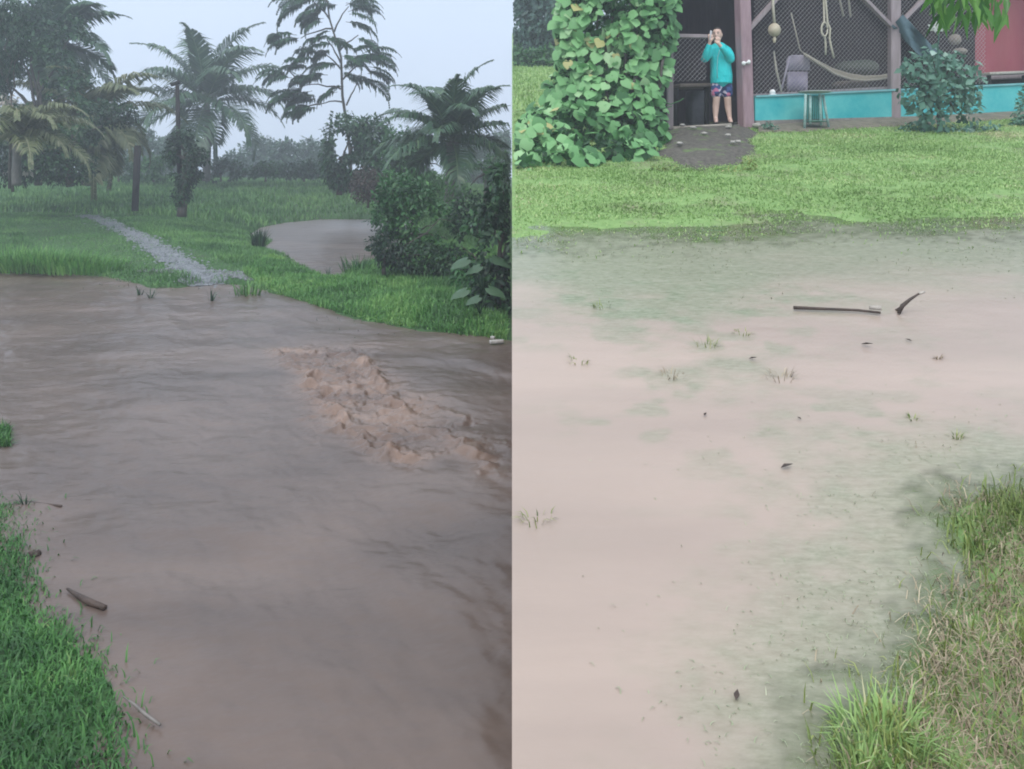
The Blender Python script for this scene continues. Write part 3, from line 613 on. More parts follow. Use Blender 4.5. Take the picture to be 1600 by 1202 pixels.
def big_leaf_plant(px, py, Y, sizes, label, seed, name='broad_leaved_plant', mat=g_far):
    r = np.random.default_rng(seed); t = thing(name, label, 'plant', D(px, py, Y), 'broad leaved plants on the bank')
    b = D(px, py, Y)
    for i, (dx, dy, L) in enumerate(sizes):
        e = D(px+dx, py+dy, Y)+np.array([0, r.uniform(-.1, .1), 0]); m = MB(); p, q = limb(b, e, .012, .008, r, 6, .02); m.tube(p, q, 5); s = m.out('stem', g_mid, t)
        V, Fc = leaves(np.array([e]), np.array([[math.copysign(1, dx)*.8, -.3, -.35]]), np.array([[.1, -.5, 1.]]), L, L*.62, (LV_V, LV_F))
        mesh_obj('leaf', V.reshape(-1, 3), Fc, mat, t, attrs={'rnd': np.full(11, r.uniform(.4, .9))})
big_leaf_plant(755, 455, 11, [(-25, -50, .26), (15, -52, .28), (-5, -40, .22), (28, -46, .24)], 'grey green broad leaves in front of the big dark shrub, upper plant', 3)
big_leaf_plant(750, 490, 10.6, [(-22, -35, .24), (14, -38, .26), (-2, -26, .2)], 'grey green broad leaves low over the flood edge below the other broad plant', 4)

# grass clumps: each a thing
def clump(name, label, base, L, n, mat, seed, spreadr=.06, lean=(.1, .9), W=.012, group=None, catg='grass clump'):
    r = np.random.default_rng(seed); a = r.uniform(0, 2*np.pi, n); rr = spreadr*np.sqrt(r.random(n))
    P = np.array(base)+np.stack([rr*np.cos(a), rr*np.sin(a), 0*a-.01], 1)
    V, Fc, k = blades(P, r.uniform(.6, 1.1, n)*L, W, r.uniform(*lean, n), r, head=a+r.normal(0, .4, n))
    o = mesh_obj(name, V, Fc, mat, attrs={'rnd': rnd_rep(r, n, k)}); return tag(o, label, catg, group)
def onL(px, py): x, y = P0(px, py); return (x, y, 0.)
def onG(px, py): x, y = G(px, py); return (x, y, float(hL(np.array([x]), np.array([y]))[0]))
clump('grass_clump', 'dark spiky grass clump at the left end of the brown pool', onG(404, 388), .55, 90, g_deep, 51, .16, (.05, .7), .03, 'grass clumps on the left bank')
clump('grass_clump', 'small pale grass clump standing in shallow water below the gravel track', onL(388, 462), .30, 60, g_grassF, 52, .2, (.2, .9), .02, 'grass clumps on the left bank')
for i, (px, py, L, wd) in enumerate([(20, 418, .55, 'first from the left edge'), (60, 420, .5, 'second from the left edge'), (98, 418, .4, 'third from the left edge'), (135, 422, .3, 'nearest the gravel track')]):
    clump('grass_clump', 'bright green long grass clump on the far shore, ' + wd, onG(px, py), L*.85, 900, g_bank, 53+i, .8, (.1, 1.0), .016, 'bright clumps along the far shore')
clump('grass_clump', 'low grass clump at the shore left of the light leaved shrub', onG(560, 425), .35, 120, g_mid, 60, .3, (.1, 1.1), .02, 'grass clumps on the left bank')
for i, (px, py) in enumerate([(218, 462), (236, 466), (512, 430), (330, 470)]):
    clump('weed_sprig', ['thin weed sprig poking out of the flood below the track', 'tiny leaning weed sprig just right of another below the track', 'dry sprig at the foot of the brown pool', 'single sprig in the flood between track and streaks'][i], onL(px, py), .22, 12, g_deep, 70+i, .05, (.2, 1.3), .015, 'weed sprigs in the flood')

# floating debris on the left
def stick(name, label, pts, rad, mat, group=None, n=7, catg='stick'):
    m = MB(); p = np.array(pts, float); m.tube(p, rad, n); o = m.out(name, mat); return tag(o, label, catg, group)
def ptsL(q, z=.01): return [(*P0(a, b), z) for a, b in q]
stick('floating_stick', 'dark wet stick floating in the brown flood near the lower left bank', ptsL([(105, 925), (122, 936), (140, 946), (164, 955)], .015), [.006, .012, .017, .013], deadwood, 'sticks adrift')
stick('floating_stick', 'pale bleached stick at the grassy edge in the lower left', ptsL([(193, 1094), (210, 1106), (228, 1122), (250, 1138)], .012), [.003, .005, .006, .005], dullwood, 'sticks adrift')
stick('floating_stick', 'thin dark twig lying in the flood at the left edge', ptsL([(40, 786), (62, 788), (96, 793)], .006), [.008, .005, .008], deadwood, 'sticks adrift')
m = MB(); m.ell((*P0(54, 868), .005), (.03, .022, .02), 9, 6, lambda d, q: q*(1+.3*math.sin(9*d[0]+5*d[2]))); tag(m.out('bark_chunk', deadwood), 'small dark chunk of bark afloat near the left bank', 'bark chunk')
clump('weed_sprig', 'dark star shaped sprig standing out of the water at the left edge', onL(38, 790), .10, 16, g_deep, 81, .02, (.1, 1.4), .009, 'weed sprigs in the flood')
m = MB(); m.box((*P0(776, 538), .03), (.16, .05, .035), .3); m.box((*P0(770, 535), .055), (.05, .03, .03), -.5)
tag(m.out('plastic_scrap', solid('dirty_plastic', (.3, .29, .26), (.6, .58, .54), 12, .5)), 'pale scrap of litter at the waters edge below the big dark shrub', 'litter')
def flatleaf(name, label, p, L, az, mat, W=.4, group='leaves afloat', tilt=.25):
    V, Fc = leaves(np.array([p]), np.array([[math.cos(az), math.sin(az), tilt]]), np.array([[0, 0, 1.]]), L, L*W)
    m = V.reshape(-1, 3); V2 = np.concatenate([m, m-np.array([0, 0, .002])]); F2 = np.concatenate([Fc, Fc[:, ::-1]+5])
    return tag(mesh_obj(name, V2, F2, mat, attrs={'rnd': np.full(10, .5)}), label, 'leaf', group)
flatleaf('floating_leaf', 'yellow leaf bit floating beside the lower left grass', (*P0(155, 1021), .008), .03, .2, g_palmy)

# ------------------------------------------------------------------ right: grass
r = np.random.default_rng(5)
def onR(px, py, dz=0.): x, y = PR(px, py); return (x, y, SL*y+dz)
def lawn_field(n, x0, x1, y0, y1, cond, L, W, ln, mat, name, label, clumpf, z=None):
    x, y = scatter(n, x0, x1, y0, y1, r); k = (x > .03) & (x/y < .66) & cond(x, y); x, y = x[k], y[k]; n = len(x)
    P = np.stack([x, y, SL*y+np.maximum(hR(x, y), -.004)-.004], 1)
    V, Fc, kk = blades(P, L*r.uniform(.5, 1.2, n), W*r.uniform(.7, 1.3, n), r.uniform(*ln, n), r)
    ok = V[:, 0] > .01
    return stuff(name, label, 'grass', V, Fc[ok[Fc].all(1)], rnd_rep(r, n, kk, clumpf(x, y)), mat)
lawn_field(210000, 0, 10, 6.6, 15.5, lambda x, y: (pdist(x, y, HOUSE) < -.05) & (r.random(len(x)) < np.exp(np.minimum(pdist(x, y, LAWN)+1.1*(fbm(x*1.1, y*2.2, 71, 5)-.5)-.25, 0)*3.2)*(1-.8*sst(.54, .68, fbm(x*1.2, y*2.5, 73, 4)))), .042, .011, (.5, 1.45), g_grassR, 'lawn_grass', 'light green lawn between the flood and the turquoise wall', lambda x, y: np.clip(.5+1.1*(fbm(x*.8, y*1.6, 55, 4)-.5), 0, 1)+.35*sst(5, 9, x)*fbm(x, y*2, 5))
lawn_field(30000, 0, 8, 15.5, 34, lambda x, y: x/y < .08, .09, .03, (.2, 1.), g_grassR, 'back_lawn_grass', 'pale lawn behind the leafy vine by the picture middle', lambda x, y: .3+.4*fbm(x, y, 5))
lawn_field(60000, .2, 4, 1.9, 4.6, lambda x, y: (lambda d: (d < .02) & (r.random(len(x)) < .8*np.exp(np.minimum(d, 0)*4.5)*(.08+.92*sst(.40, .62, fbm(x*3.5, y*5, 66, 4)))))(pdist(x, y, RB)), .034, .0032, (.9, 1.55), g_drown, 'drowned_grass', 'half drowned grass in the shallow silt of the lower right', lambda x, y: .45+0*x)
lawn_field(120000, 0, 6, 5.6, 8, lambda x, y: r.random(len(x)) < .7*np.exp(-(8-y)/.7)*sst(.42, .7, fbm(x*2, y*4, 67, 4)), .028, .006, (.8, 1.5), g_drown, 'drowned_lawn_edge', 'sparse blades in the shallow water along the lawn edge', lambda x, y: .4+0*x)
strawf = lambda x, y: sst(.40, .62, fbm(x*2.1+2, y*2.1, 77, 3)+.35*np.exp(-((x-(1500-800)/F*y)/.22)**2)*(y < 3)-.05)
lawn_field(70000, .8, 4, 1.8, 4.2, lambda x, y: (r.random(len(x)) < np.exp(np.minimum(pdist(x, y, RB)+.18*(fbm(x*6, y*6, 61)-.5), 0)*22)) & (r.random(len(x)) > strawf(x, y)*.85), .085, .0055, (.2, 1.35), g_grassN, 'rough_grass', 'rough yellow green grass on the bank in the lower right corner', lambda x, y: .15+.7*fbm(x*4, y*4, 78))
lawn_field(46000, .8, 4, 1.8, 4.2, lambda x, y: (r.random(len(x)) < np.exp(np.minimum(pdist(x, y, RB)+.18*(fbm(x*6, y*6, 62)-.5), 0)*14)) & (r.random(len(x)) < strawf(x, y)*.9+.1), .09, .0035, (.9, 1.55), g_straw, 'dry_grass', 'dry straw coloured grass matted along the lower right bank', lambda x, y: .2+.6*fbm(x*5, y*5, 79))
clump('grass_tuft', 'fresh green grass tuft rising from the shallow silt at the bottom right', onR(1385, 1165), .13, 150, g_grassR, 90, .12, (.2, 1.2), .007, 'tufts in the silty water')
clump('grass_tuft', 'small fresh green tuft beside the larger tuft, nearer the picture bottom', onR(1345, 1205), .10, 90, g_grassR, 91, .07, (.2, 1.2), .006, 'tufts in the silty water')
tuf = [(1220, 592, .10, 'upright dry tuft alone in the middle of the pale silt'), (1105, 540, .08, 'dark tuft left of the long stick'), (1160, 522, .06, 'low tuft just left of the long stick end'), (1050, 588, .07, 'brownish tuft in the silt below the dark one'), (840, 812, .07, 'tuft at the hillside seam above the lower silt'), (1495, 685, .05, 'faint tuft where the silt meets the right shallows'), (1425, 655, .05, 'faint tuft at the upper end of the right shallows'), (940, 480, .07, 'faint tuft in the upper left of the silt'), (1465, 560, .05, 'small spread of blades below the forked twig'), (905, 565, .06, 'faint tuft at the left of the silt below the green shallows')]
for i, (px, py, L, lb) in enumerate(tuf): clump('grass_tuft', lb, onR(px, py), L, 22, g_straw if i in (0, 3, 8) else g_grassN, 92+i, .06 if L > .055 else .02, (.3, 1.4), .005, 'tufts in the silty water')

# debris on the right
stick('floating_stick', 'long thin straight stick lying in the pale silt, bleached at its right end', [onR(1240, 486, .02), onR(1290, 488, .02), onR(1340, 490, .02), onR(1376, 494, .02)], [.012, .010, .009, .008], deadwood, 'sticks adrift')
m = MB(); m.tube([onR(1358, 490.5, .04), onR(1377, 492.5, .045)], [.012, .017], 7); tag(m.out('bleached_chip', palewood), 'white chip of wood on the right end of the long stick', 'wood chip')
t = thing('forked_twig', 'dark forked twig standing out of the silt right of the long stick', 'twig', onR(1406, 492)); Yt = t.location[1]
m = MB(); m.tube([D(1404, 490, Yt), D(1410, 478, Yt), D(1422, 468, Yt), D(1436, 459, Yt)], [.012, .014, .010, .006], 6); m.out('main_branch', deadwood, t)
m = MB(); m.tube([D(1409, 480, Yt), D(1398, 486, Yt+.1), D(1390, 484, Yt+.15)], [.009, .007, .004], 6); m.out('side_branch', deadwood, t)
m = MB(); m.tube([D(1436, 459, Yt), D(1445, 456, Yt)], [.010, .008], 6); m.out('bleached_tip', palewood, t)
for i, (px, py, L, az, lb) in enumerate([(1220, 735, .045, .3, 'dark curled leaf alone near the middle of the pale silt'), (1100, 653, .025, 1., 'tiny dark leaf in the pale silt left of the curled leaf'), (1252, 659, .02, 2., 'tiny brown leaf in the pale silt above the curled leaf'), (1170, 564, .035, .1, 'small dark leaf below the dark tuft'), (1345, 541, .05, -.6, 'narrow leaf below the long stick'), (1425, 536, .03, 2.2, 'narrow leaf below the forked twig'), (1150, 1100, .03, 1.2, 'small dark leaf near the bottom of the silt')]):
    flatleaf('floating_leaf', lb, onR(px, py, .012), L*1.4, az, deadwood)

# ------------------------------------------------------------------ the house on the right
def front(px, back=0.):
    dx, dy = 5.71, 1.9; k = (px-800)/F; L = math.hypot(dx, dy); bx, by = 3.71-dy/L*back, 13.4+dx/L*back
    s = (k*by-bx)/(dx-k*dy); return bx+dx*s, by+dy*s
FA = math.atan2(1.9, 5.71)
def zpy(py, Y): return H-(py-HZ)/F*Y
def FP(px, py, back=0.): x, y = front(px, back); return np.array([x, y, zpy(py, y)])
mauve = solid('mauve_paint', (.26, .17, .19), (.38, .26, .28), 5, .7, .2, (3, 3, .5))
mauve2 = solid('faded_mauve_paint', (.24, .20, .20), (.34, .28, .29), 5, .7, .2, (3, 3, .5))
turq = solid('turquoise_paint', (.02, .40, .43), (.13, .55, .53), 2.2, .6, .3, detail=9)
turqp = solid('turquoise_edge_paint', (.14, .40, .42), (.22, .48, .50), 6, .6, .2)
concrete = solid('dirty_concrete', (.17, .16, .15), (.32, .30, .27), 7, .85, .3)
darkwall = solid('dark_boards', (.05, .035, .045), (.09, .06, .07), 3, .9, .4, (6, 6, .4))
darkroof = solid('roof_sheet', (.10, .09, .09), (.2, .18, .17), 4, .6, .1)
house = thing('open_house', 'open sided house with mauve posts, wire mesh and a low turquoise wall', 'house', (*front(1160), SL*13.4))
def slab(name, pts_top, th, mat, parent=None):   # closed slab over a polygon of top points
    P = np.array(pts_top); n = len(P); V = np.concatenate([P, P-np.array([0, 0, th])])
    Fc = [tuple(range(n)), tuple(range(2*n-1, n-1, -1))]+[(i, i+n, (i+1) % n+n, (i+1) % n) for i in range(n)]
    return mesh_obj(name, V, Fc, mat, parent, smooth=False)
# floor following the slope of the site
fl = [FP(1040, 203), FP(1175, 193), FP(1400, 184), FP(1700, 176)]
bk = []
for p in fl[::-1]:
    q = p+np.array([-math.sin(FA), math.cos(FA), 0])*5.0; bk.append(q+np.array([0, 0, .15]))
bk[-1] = bk[-1]+np.array([math.cos(FA), math.sin(FA), 0])*1.9
slab('floor', fl+bk, .25, concrete, house)
# roof
rf = [p+np.array([math.sin(FA)*.1, -math.cos(FA)*.1, 3.3]) for p in fl]; rb = [p+np.array([0, .2, 3.3]) for p in bk]
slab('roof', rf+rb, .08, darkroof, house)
def quadwall(name, a, b, h0, h1, th, mat, parent, nseg=1):
    a, b = np.array(a, float), np.array(b, float); d = nrm(b-a); n = np.array([-d[1], d[0], 0]); n /= np.linalg.norm(n); n *= th/2
    V = [a-n, b-n, b-n+(0, 0, h1), a-n+(0, 0, h0), a+n, b+n, b+n+(0, 0, h1), a+n+(0, 0, h0)]
    return mesh_obj(name, V, [(0, 1, 2, 3), (7, 6, 5, 4), (3, 2, 6, 7), (0, 4, 5, 1), (1, 5, 6, 2), (4, 0, 3, 7)], mat, parent, smooth=False)
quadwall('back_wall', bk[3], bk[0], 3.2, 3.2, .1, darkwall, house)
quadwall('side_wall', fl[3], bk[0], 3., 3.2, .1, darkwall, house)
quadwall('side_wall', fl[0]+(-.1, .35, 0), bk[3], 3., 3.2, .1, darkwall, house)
# low turquoise wall with capping and plinth
def lowwall(pxa, pxb, ta, tb, ba, bb, name, mat, back=0., th=.14):
    a, b = FP(pxa, ba, back), FP(pxb, bb, back); return quadwall(name, a, b, FP(pxa, ta, back)[2]-a[2], FP(pxb, tb, back)[2]-b[2], th, mat, house)
lowwall(1176, 1680, 153, 129.5, 189, 175, 'low_wall', turq)
lowwall(1176, 1680, 150.2, 126.5, 152.8, 129.3, 'wall_capping', turqp, th=.2)
lowwall(1176, 1680, 189, 175, 206, 187, 'plinth', concrete, th=.18)
# posts and braces
def post(px, w, top=-70, base=205, mat=mauve, back=-.02, lean=0, name='post'):
    a, b = FP(px, base, back), FP(px+lean, top, back); d = MB().beam(a, b, w, w); return d.out(name, mat, house, smooth=False)
post(1166, .20, base=207, lean=-8); post(1397, .17, base=186, mat=mauve2)
def brace(a, b, w=.08, mat=mauve2): return MB().beam(FP(*a, -.03), FP(*b, -.03), w, w*.8).out('brace', mat, house, smooth=False)
brace((1168, 48), (1222, -12), .09); brace((1393, 42), (1338, -14)); brace((1401, 42), (1455, -14))
post(1047, .09, base=203, mat=mauve2, back=.02); post(1041, .07, base=203, mat=oldwood, back=.2)
brace((1040, 56), (1104, 57), .07, mauve2)
post(1640, .17, base=180, mat=mauve2)
MB().beam(FP(1176, 149.6, .1), FP(1398, 137, .1), .05, .05).out('rail', mauve2, house, smooth=False)
wire = solid('galvanised_wire', (.36, .33, .33), (.48, .45, .45), 20, .5, 0, metal=.3)
def mesh_panel(pxa, pxb, pt, pb, pb2, step=.085, rad=.0038):
    a = FP(pxa, pb, .06); b = FP(pxb, pb2, .06); top = FP(pxa, pt, .06)[2]
    W = np.linalg.norm((b-a)[:2]); u = nrm((b-a)); Hh = top-a[2]; m = MB(); k = .9
    def pt_(s, h): return a+u*s+np.array([0, 0, h])
    s = -Hh/k
    while s < W:
        s0, h0 = s, 0.
        if s0 < 0: h0 = -s0*k; s0 = 0
        s1 = s+Hh/k; h1 = Hh
        if s1 > W: h1 = (W-s)*k; s1 = W
        if h1-h0 > .05:
            m.tube([pt_(s0, h0), pt_(s1, h1)], rad, 3, False)
            m.tube([pt_(W-s0, h0), pt_(W-s1, h1)], rad*.6, 3, False)
        s += step
    return m.out('wire_mesh', wire, house)
mesh_panel(1178, 1390, -40, 148, 138); mesh_panel(1404, 1540, -40, 136, 131); mesh_panel(1052, 1104, 60, 128, 126)
# things around the house ---------------------------------------------------
def FT(px, py, back): return FP(px, py, back)
lav = solid('lavender_plastic', (.34, .30, .38), (.42, .38, .46), 4, .45, .02)
t = thing('plastic_chair', 'lavender grey plastic chair standing behind the turquoise wall', 'chair', FT(1246, 178, .5))
w = .0113
def rows(px0, px1, pys, backs, insets, mat, name, thick=.03):
    V = []; n = 7
    for py, bk_, ins in zip(pys, backs, insets):
        for j in range(n):
            s = j/(n-1); px = px0+ins+(px1-px0-2*ins)*s; V.append(FP(px, py, bk_-.05*math.sin(s*math.pi)*-1))
    V = np.array(V); m = len(pys); k = len(V); off = np.array([-math.sin(FA), math.cos(FA), 0])*thick; V = np.concatenate([V, V+off])
    Fc = []
    for i in range(m-1):
        for j in range(n-1):
            a = i*n+j; Fc += [(a, a+1, a+n+1, a+n), (a+k+n, a+k+n+1, a+k+1, a+k)]
    for i in range(m-1):
        for j in (0, n-1): a = i*n+j; Fc.append((a, a+n, a+n+k, a+k))
    for j in range(n-1): Fc += [(j, j+k, j+k+1, j+1), ((m-1)*n+j, (m-1)*n+j+1, (m-1)*n+j+1+k, (m-1)*n+j+k)]
    return mesh_obj(name, V, Fc, mat, t)
rows(1229, 1266, [86, 88, 94, 110], [.62, .61, .6, .56], [9, 4, 1, 0], lav, 'backrest')
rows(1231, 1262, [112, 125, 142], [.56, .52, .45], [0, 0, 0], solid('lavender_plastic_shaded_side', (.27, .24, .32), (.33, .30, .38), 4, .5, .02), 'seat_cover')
for (p, q) in (((1232, 95), (1219, 148)), ((1232, 142), (1230, 178)), ((1262, 142), (1264, 178))):
    m = MB(); m.tube([FP(*p, .5), FP(*q, .45)], .018, 6); m.out('leg' if p[1] > 100 else 'armrest', lav, t)
# hammock
t = thing('hammock', 'pale olive string hammock slung behind the wire mesh', 'hammock', FT(1325, 128, .6))
ham = leafmat('hammock_cloth', [(0, (.36, .33, .24)), (1, (.48, .45, .33))], .9, .2)
ca = [(1256, 84), (1275, 95), (1300, 108), (1325, 116), (1350, 120), (1375, 119), (1400, 114), (1420, 108)]
cb = [(1256, 84), (1280, 100), (1305, 116), (1330, 124), (1352, 126), (1375, 124), (1400, 119), (1420, 112)]
V = []; n = 6
for (a, b) in zip(ca, cb):
    for j in range(n):
        s = j/(n-1); p = FP(a[0]*(1-s)+b[0]*s, a[1]*(1-s)+b[1]*s, 1.1-.7*s); p[2] -= .05*math.sin(s*math.pi); V.append(p)
Fc = [(i*n+j, i*n+j+1, (i+1)*n+j+1, (i+1)*n+j) for i in range(len(ca)-1) for j in range(n-1)]
mesh_obj('bed', V, Fc, ham, t, attrs={'rnd': np.random.default_rng(1).random(len(V))})
palerope = solid('pale_rope', (.42, .38, .30), (.56, .52, .42), 40, .9, .4)
for q, bb in ((ca, 1.1), (cb, .4)):
    m = MB(); m.tube([FP(a, b, bb) for a, b in q], .022, 6); m.out('edge_cord', palerope, t)
m = MB(); m.tube([FP(1258, 86, .75), FP(1250, 78, .75), FP(1236, 20, .75)], .012, 5); m.out('hanging_cord', palerope, t)
# green bundle behind hammock
m = MB(); m.ell(FP(1340, 106, 1.6), (.42, .25, .15), 14, 8, lambda d, q: q*(1+.12*math.sin(5*d[0]+3*d[1]))); tag(m.out('cloth_bundle', solid('olive_cloth', (.10, .13, .10), (.16, .18, .14), 5, .9, .3)), 'dull green cloth bundle behind the hammock', 'bundle')
m = MB(); m.ell(FP(1330, 134, 1.4), (.35, .25, .10), 14, 8, lambda d, q: q*(1+.12*math.sin(6*d[0]+3*d[1]))); tag(m.out('cloth_bundle', solid('tan_cloth', (.16, .13, .11), (.24, .2, .17), 5, .9, .3)), 'brownish cloth bundle low under the hammock', 'bundle')
# gourd on rope
t = thing('hanging_gourd', 'pale round gourd with a knotted tail hanging on a rope beside the left mauve post', 'gourd', FT(1210, 66, -.12))
m = MB(); m.tube([FP(1206, -60, -.12), FP(1208, 10, -.12), FP(1210, 38, -.12)], .022, 6); m.out('rope', palerope, t)
def gf(d, q): return q*(1+.06*math.cos(6*math.atan2(d[1], d[0])))
m = MB(); m.ell(FP(1210, 47, -.12), (.10, .10, .105), 18, 10, gf); m.ell(FP(1210, 62, -.12), (.03, .03, .06), 10, 6); m.out('gourd_body', solid('gourd_skin', (.42, .36, .26), (.55, .48, .36), 10, .6, .2), t)
m = MB(); m.tube([FP(1209, 80, .1), FP(1213, 110, .1), FP(1222, 148, .1)], [.014, .02, .014], 6); tag(m.out('loose_rope', palerope), 'loose rope end hanging by the wire mesh below the gourd', 'rope', 'ropes on the porch')
t = thing('looped_rope', 'pale rope hung in a loop with two dangling ends in front of the wire mesh', 'rope', FT(1290, 92, -.1), 'ropes on the porch')
m = MB(); m.tube([FP(*p, -.1) for p in [(1286, -60), (1287, 0), (1288, 35), (1284, 42), (1284, 52), (1289, 58), (1290, 70), (1290, 86)]], .017, 6); m.out('strand', palerope, t)
m = MB(); m.tube([FP(*p, -.13) for p in [(1289, -60), (1290, 0), (1293, 35), (1297, 45), (1296, 60), (1299, 75), (1303, 91)]], .017, 6); m.out('strand', palerope, t)
m = MB(); a = np.linspace(0, 2*np.pi, 16); m.tube([FP(1288+5*math.cos(x), 46+11*math.sin(x), -.15) for x in a], .012, 6); m.out('loop', palerope, t)
for q, lb in (([(1310, -60), (1312, 0), (1318, 26)], 'left one of two dim ropes deep inside the porch'), ([(1326, -60), (1326, 0), (1329, 27)], 'right one of two dim ropes deep inside the porch')):
    m = MB(); m.tube([FP(a, b, .9) for a, b in q], .02, 6); tag(m.out('dangling_rope', palerope), lb, 'rope', 'ropes on the porch')
# white butterfly shaped lamp on the post
wht = solid('white_paint', (.75, .75, .73), (.85, .85, .83), 10, .5, .05)
t = thing('white_bracket', 'small white bracket fixed to the left mauve post', 'bracket', FT(1166, 102, -.15))
m = MB(); m.ell(FP(1162, 99, -.15), (.035, .03, .035), 10, 7); m.ell(FP(1170, 97, -.15), (.03, .03, .035), 10, 7); m.box(FP(1166, 98, -.14), (.09, .03, .02), FA); m.out('fitting', wht, t)
m = MB(); m.ell(FP(1207, 144, 0), (.05, .05, .045), 10, 7); m.box(FP(1207, 148, 0), (.10, .08, .02), FA); tag(m.out('white_cup', wht), 'white lump of a cup standing on the left end of the turquoise wall', 'cup')
# stool / plant stand
t = thing('plant_stand', 'weathered metal stand with a flat round top in front of the turquoise wall', 'stand', FT(1275, 203, -.5))
tm = solid('teal_weathered', (.20, .36, .33), (.42, .58, .54), 20, .6, .2)
m = MB(); c = FP(1273, 144, -.5)
for k, (rr, dz) in enumerate([(.26, 0)]): m.ell(c, (.27, .22, .022), 20, 6)
m.out('top', solid('stand_top', (.25, .30, .28), (.36, .42, .38), 8, .7, .2), t)
for (a, b) in (((1259, 147), (1257, 204)), ((1281, 147), (1283, 196)), ((1286, 148), (1295, 200)), ((1266, 148), (1266, 194))):
    m = MB(); m.tube([FP(*a, -.55), FP(*b, -.55)], [.022, .02], 7); m.out('leg', tm, t)
m = MB(); m.ell(FP(1273, 190, -.5), (.20, .16, .015), 18, 6); m.out('lower_shelf', solid('green_shelf', (.08, .22, .17), (.14, .3, .24), 8, .6), t)
m = MB()
for k in range(9): m.tube([FP(1262+k*2.6, 150, -.42), FP(1260+k*3.1, 188, -.42)], .012, 5)
m.out('side_bars', solid('green_bars', (.05, .20, .16), (.1, .3, .24), 8, .6), t)
# red panel and bench at the far right
t = thing('red_partition', 'faded red cloth partition at the right end of the house', 'partition', FP(1570, 120, .8))
V = []; n = 22
for i in range(n):
    for j in range(6):
        px = 1524+110*i/(n-1); py = -30+(120+30)*j/5; V.append(FP(px, py, .8+.015*math.sin(i*.9)*(.4+.1*j)))
V = np.array(V); Fc = [(i*6+j, (i+1)*6+j, (i+1)*6+j+1, i*6+j+1) for i in range(n-1) for j in range(5)]
V2 = np.concatenate([V, V+np.array([0, .02, 0])]); F2 = Fc+[tuple(q+len(V) for q in f[::-1]) for f in Fc]
mesh_obj('cloth', V2, F2, solid('red_cloth', (.36, .08, .11), (.42, .15, .15), 1.2, .8, .1, (1, 1, .3)), t)
MB().beam(FP(1520, 122, .7), FP(1640, 118, .7), .09, .09).out('sill_board', mauve2, t)
t = thing('wooden_bench', 'low wooden bench with a pale plank seat behind the wall at the far right', 'bench', FP(1575, 140, .35))
MB().beam(FP(1538, 116, .35), FP(1640, 112, .35), .25, .05).out('seat', palewood, t)
for px in (1545, 1600): MB().beam(FP(px, 118, .35), FP(px, 150, .35), .06, .06).out('leg', oldwood, t)
m = MB(); m.ell(FP(1492, 62, .6), (.12, .1, .1), 12, 8, gf); m.ell(FP(1500, 80, .6), (.14, .1, .06), 12, 8, gf); tag(m.out('hanging_bundle', solid('pale_bundle', (.26, .22, .18), (.38, .33, .28), 9, .9, .4)), 'pale bundle hanging above the flowering shrub', 'bundle')
# teal tarp
t_ = []
for i in range(9):
    for j in range(5):
        s = i/8; u = j/4; px = 1402+62*s+(18)*(u-.5); py = 32+66*s+(18)*(.5-u); t_.append(FP(px, py, -.15+.10*math.sin(i*1.1+j*1.7)))
Fc = [(i*5+j, (i+1)*5+j, (i+1)*5+j+1, i*5+j+1) for i in range(8) for j in range(4)]
V = np.array(t_); V2 = np.concatenate([V, V+np.array([0, .012, 0])]); F2 = Fc+[tuple(q+len(V) for q in f[::-1]) for f in Fc]
tag(mesh_obj('tarp', V2, F2, solid('grey_teal_tarp', (.055, .10, .12), (.09, .15, .17), 3, .6, .2)), 'grey teal tarp hanging slantwise beside the right mauve post', 'tarp')
# table / bench inside the doorway
t = thing('wooden_table', 'plain wooden table standing in the dark doorway left of the person', 'table', FP(1080, 196, .9))
MB().beam(FP(1050, 136, .9), FP(1110, 135, .9), .55, .06).out('tabletop', solid('dull_wood', (.16, .13, .11), (.26, .22, .19), 8, .7, .2), t)
for px, b in ((1056, .7), (1104, .7), (1056, 1.1), (1104, 1.1)): MB().beam(FP(px, 137, b), FP(px, 196, b), .07, .07).out('leg', oldwood, t)
m = MB(); m.box(FP(1088, 170, 1.2), (.30, .25, .62), FA); tag(m.out('grey_drum', solid('grey_drum_paint', (.14, .14, .15), (.2, .2, .21), 5, .6)), 'grey bin half hidden under the table in the doorway', 'bin')

# entrance ramp of packed earth and stones
RX = [(1052, 199), (1120, 192), (1180, 189), (1186, 215), (1182, 250), (1165, 268), (1100, 272), (1040, 268), (1022, 245), (1036, 220)]
m_ramp = terrain_mat('packed_earth', (.05, .048, .042), (.17, .155, .13), (.10, .16, .06), (.16, .22, .09), 3., (.55, .62)) or solid('packed_earth', (.10, .095, .08), (.24, .22, .19), 5, .9, .8, detail=9, dist=.05)
n = 34; V = []; poly = [PR(*p) for p in RX]
xs = np.linspace(min(p[0] for p in poly)-.2, max(p[0] for p in poly)+.2, n); ys = np.linspace(min(p[1] for p in poly)-.25, max(p[1] for p in poly)+.3, n)
XX, YY = np.meshgrid(xs, ys); dd = pdist(XX, YY, poly); hh = hR(XX, YY)*(pdist(XX, YY, HOUSE) < 0)-.06+(.05+.09*sst(13.12, 12.98, YY))*sst(-.30, .45, dd+.45*(fbm(XX*3, YY*3, 5)-.5))+.05*(fbm(XX*6, YY*6, 6)-.5)
V = np.stack([XX, YY, SL*YY+hh], -1).reshape(-1, 3); i = np.arange(n*n).reshape(n, n)
Fc = np.stack([i[:-1, :-1], i[:-1, 1:], i[1:, 1:], i[1:, :-1]], -1).reshape(-1, 4)
tag(mesh_obj('earth_ramp', V, Fc, m_ramp), 'grey packed earth ramp leading up to the doorway where the person stands', 'ramp')
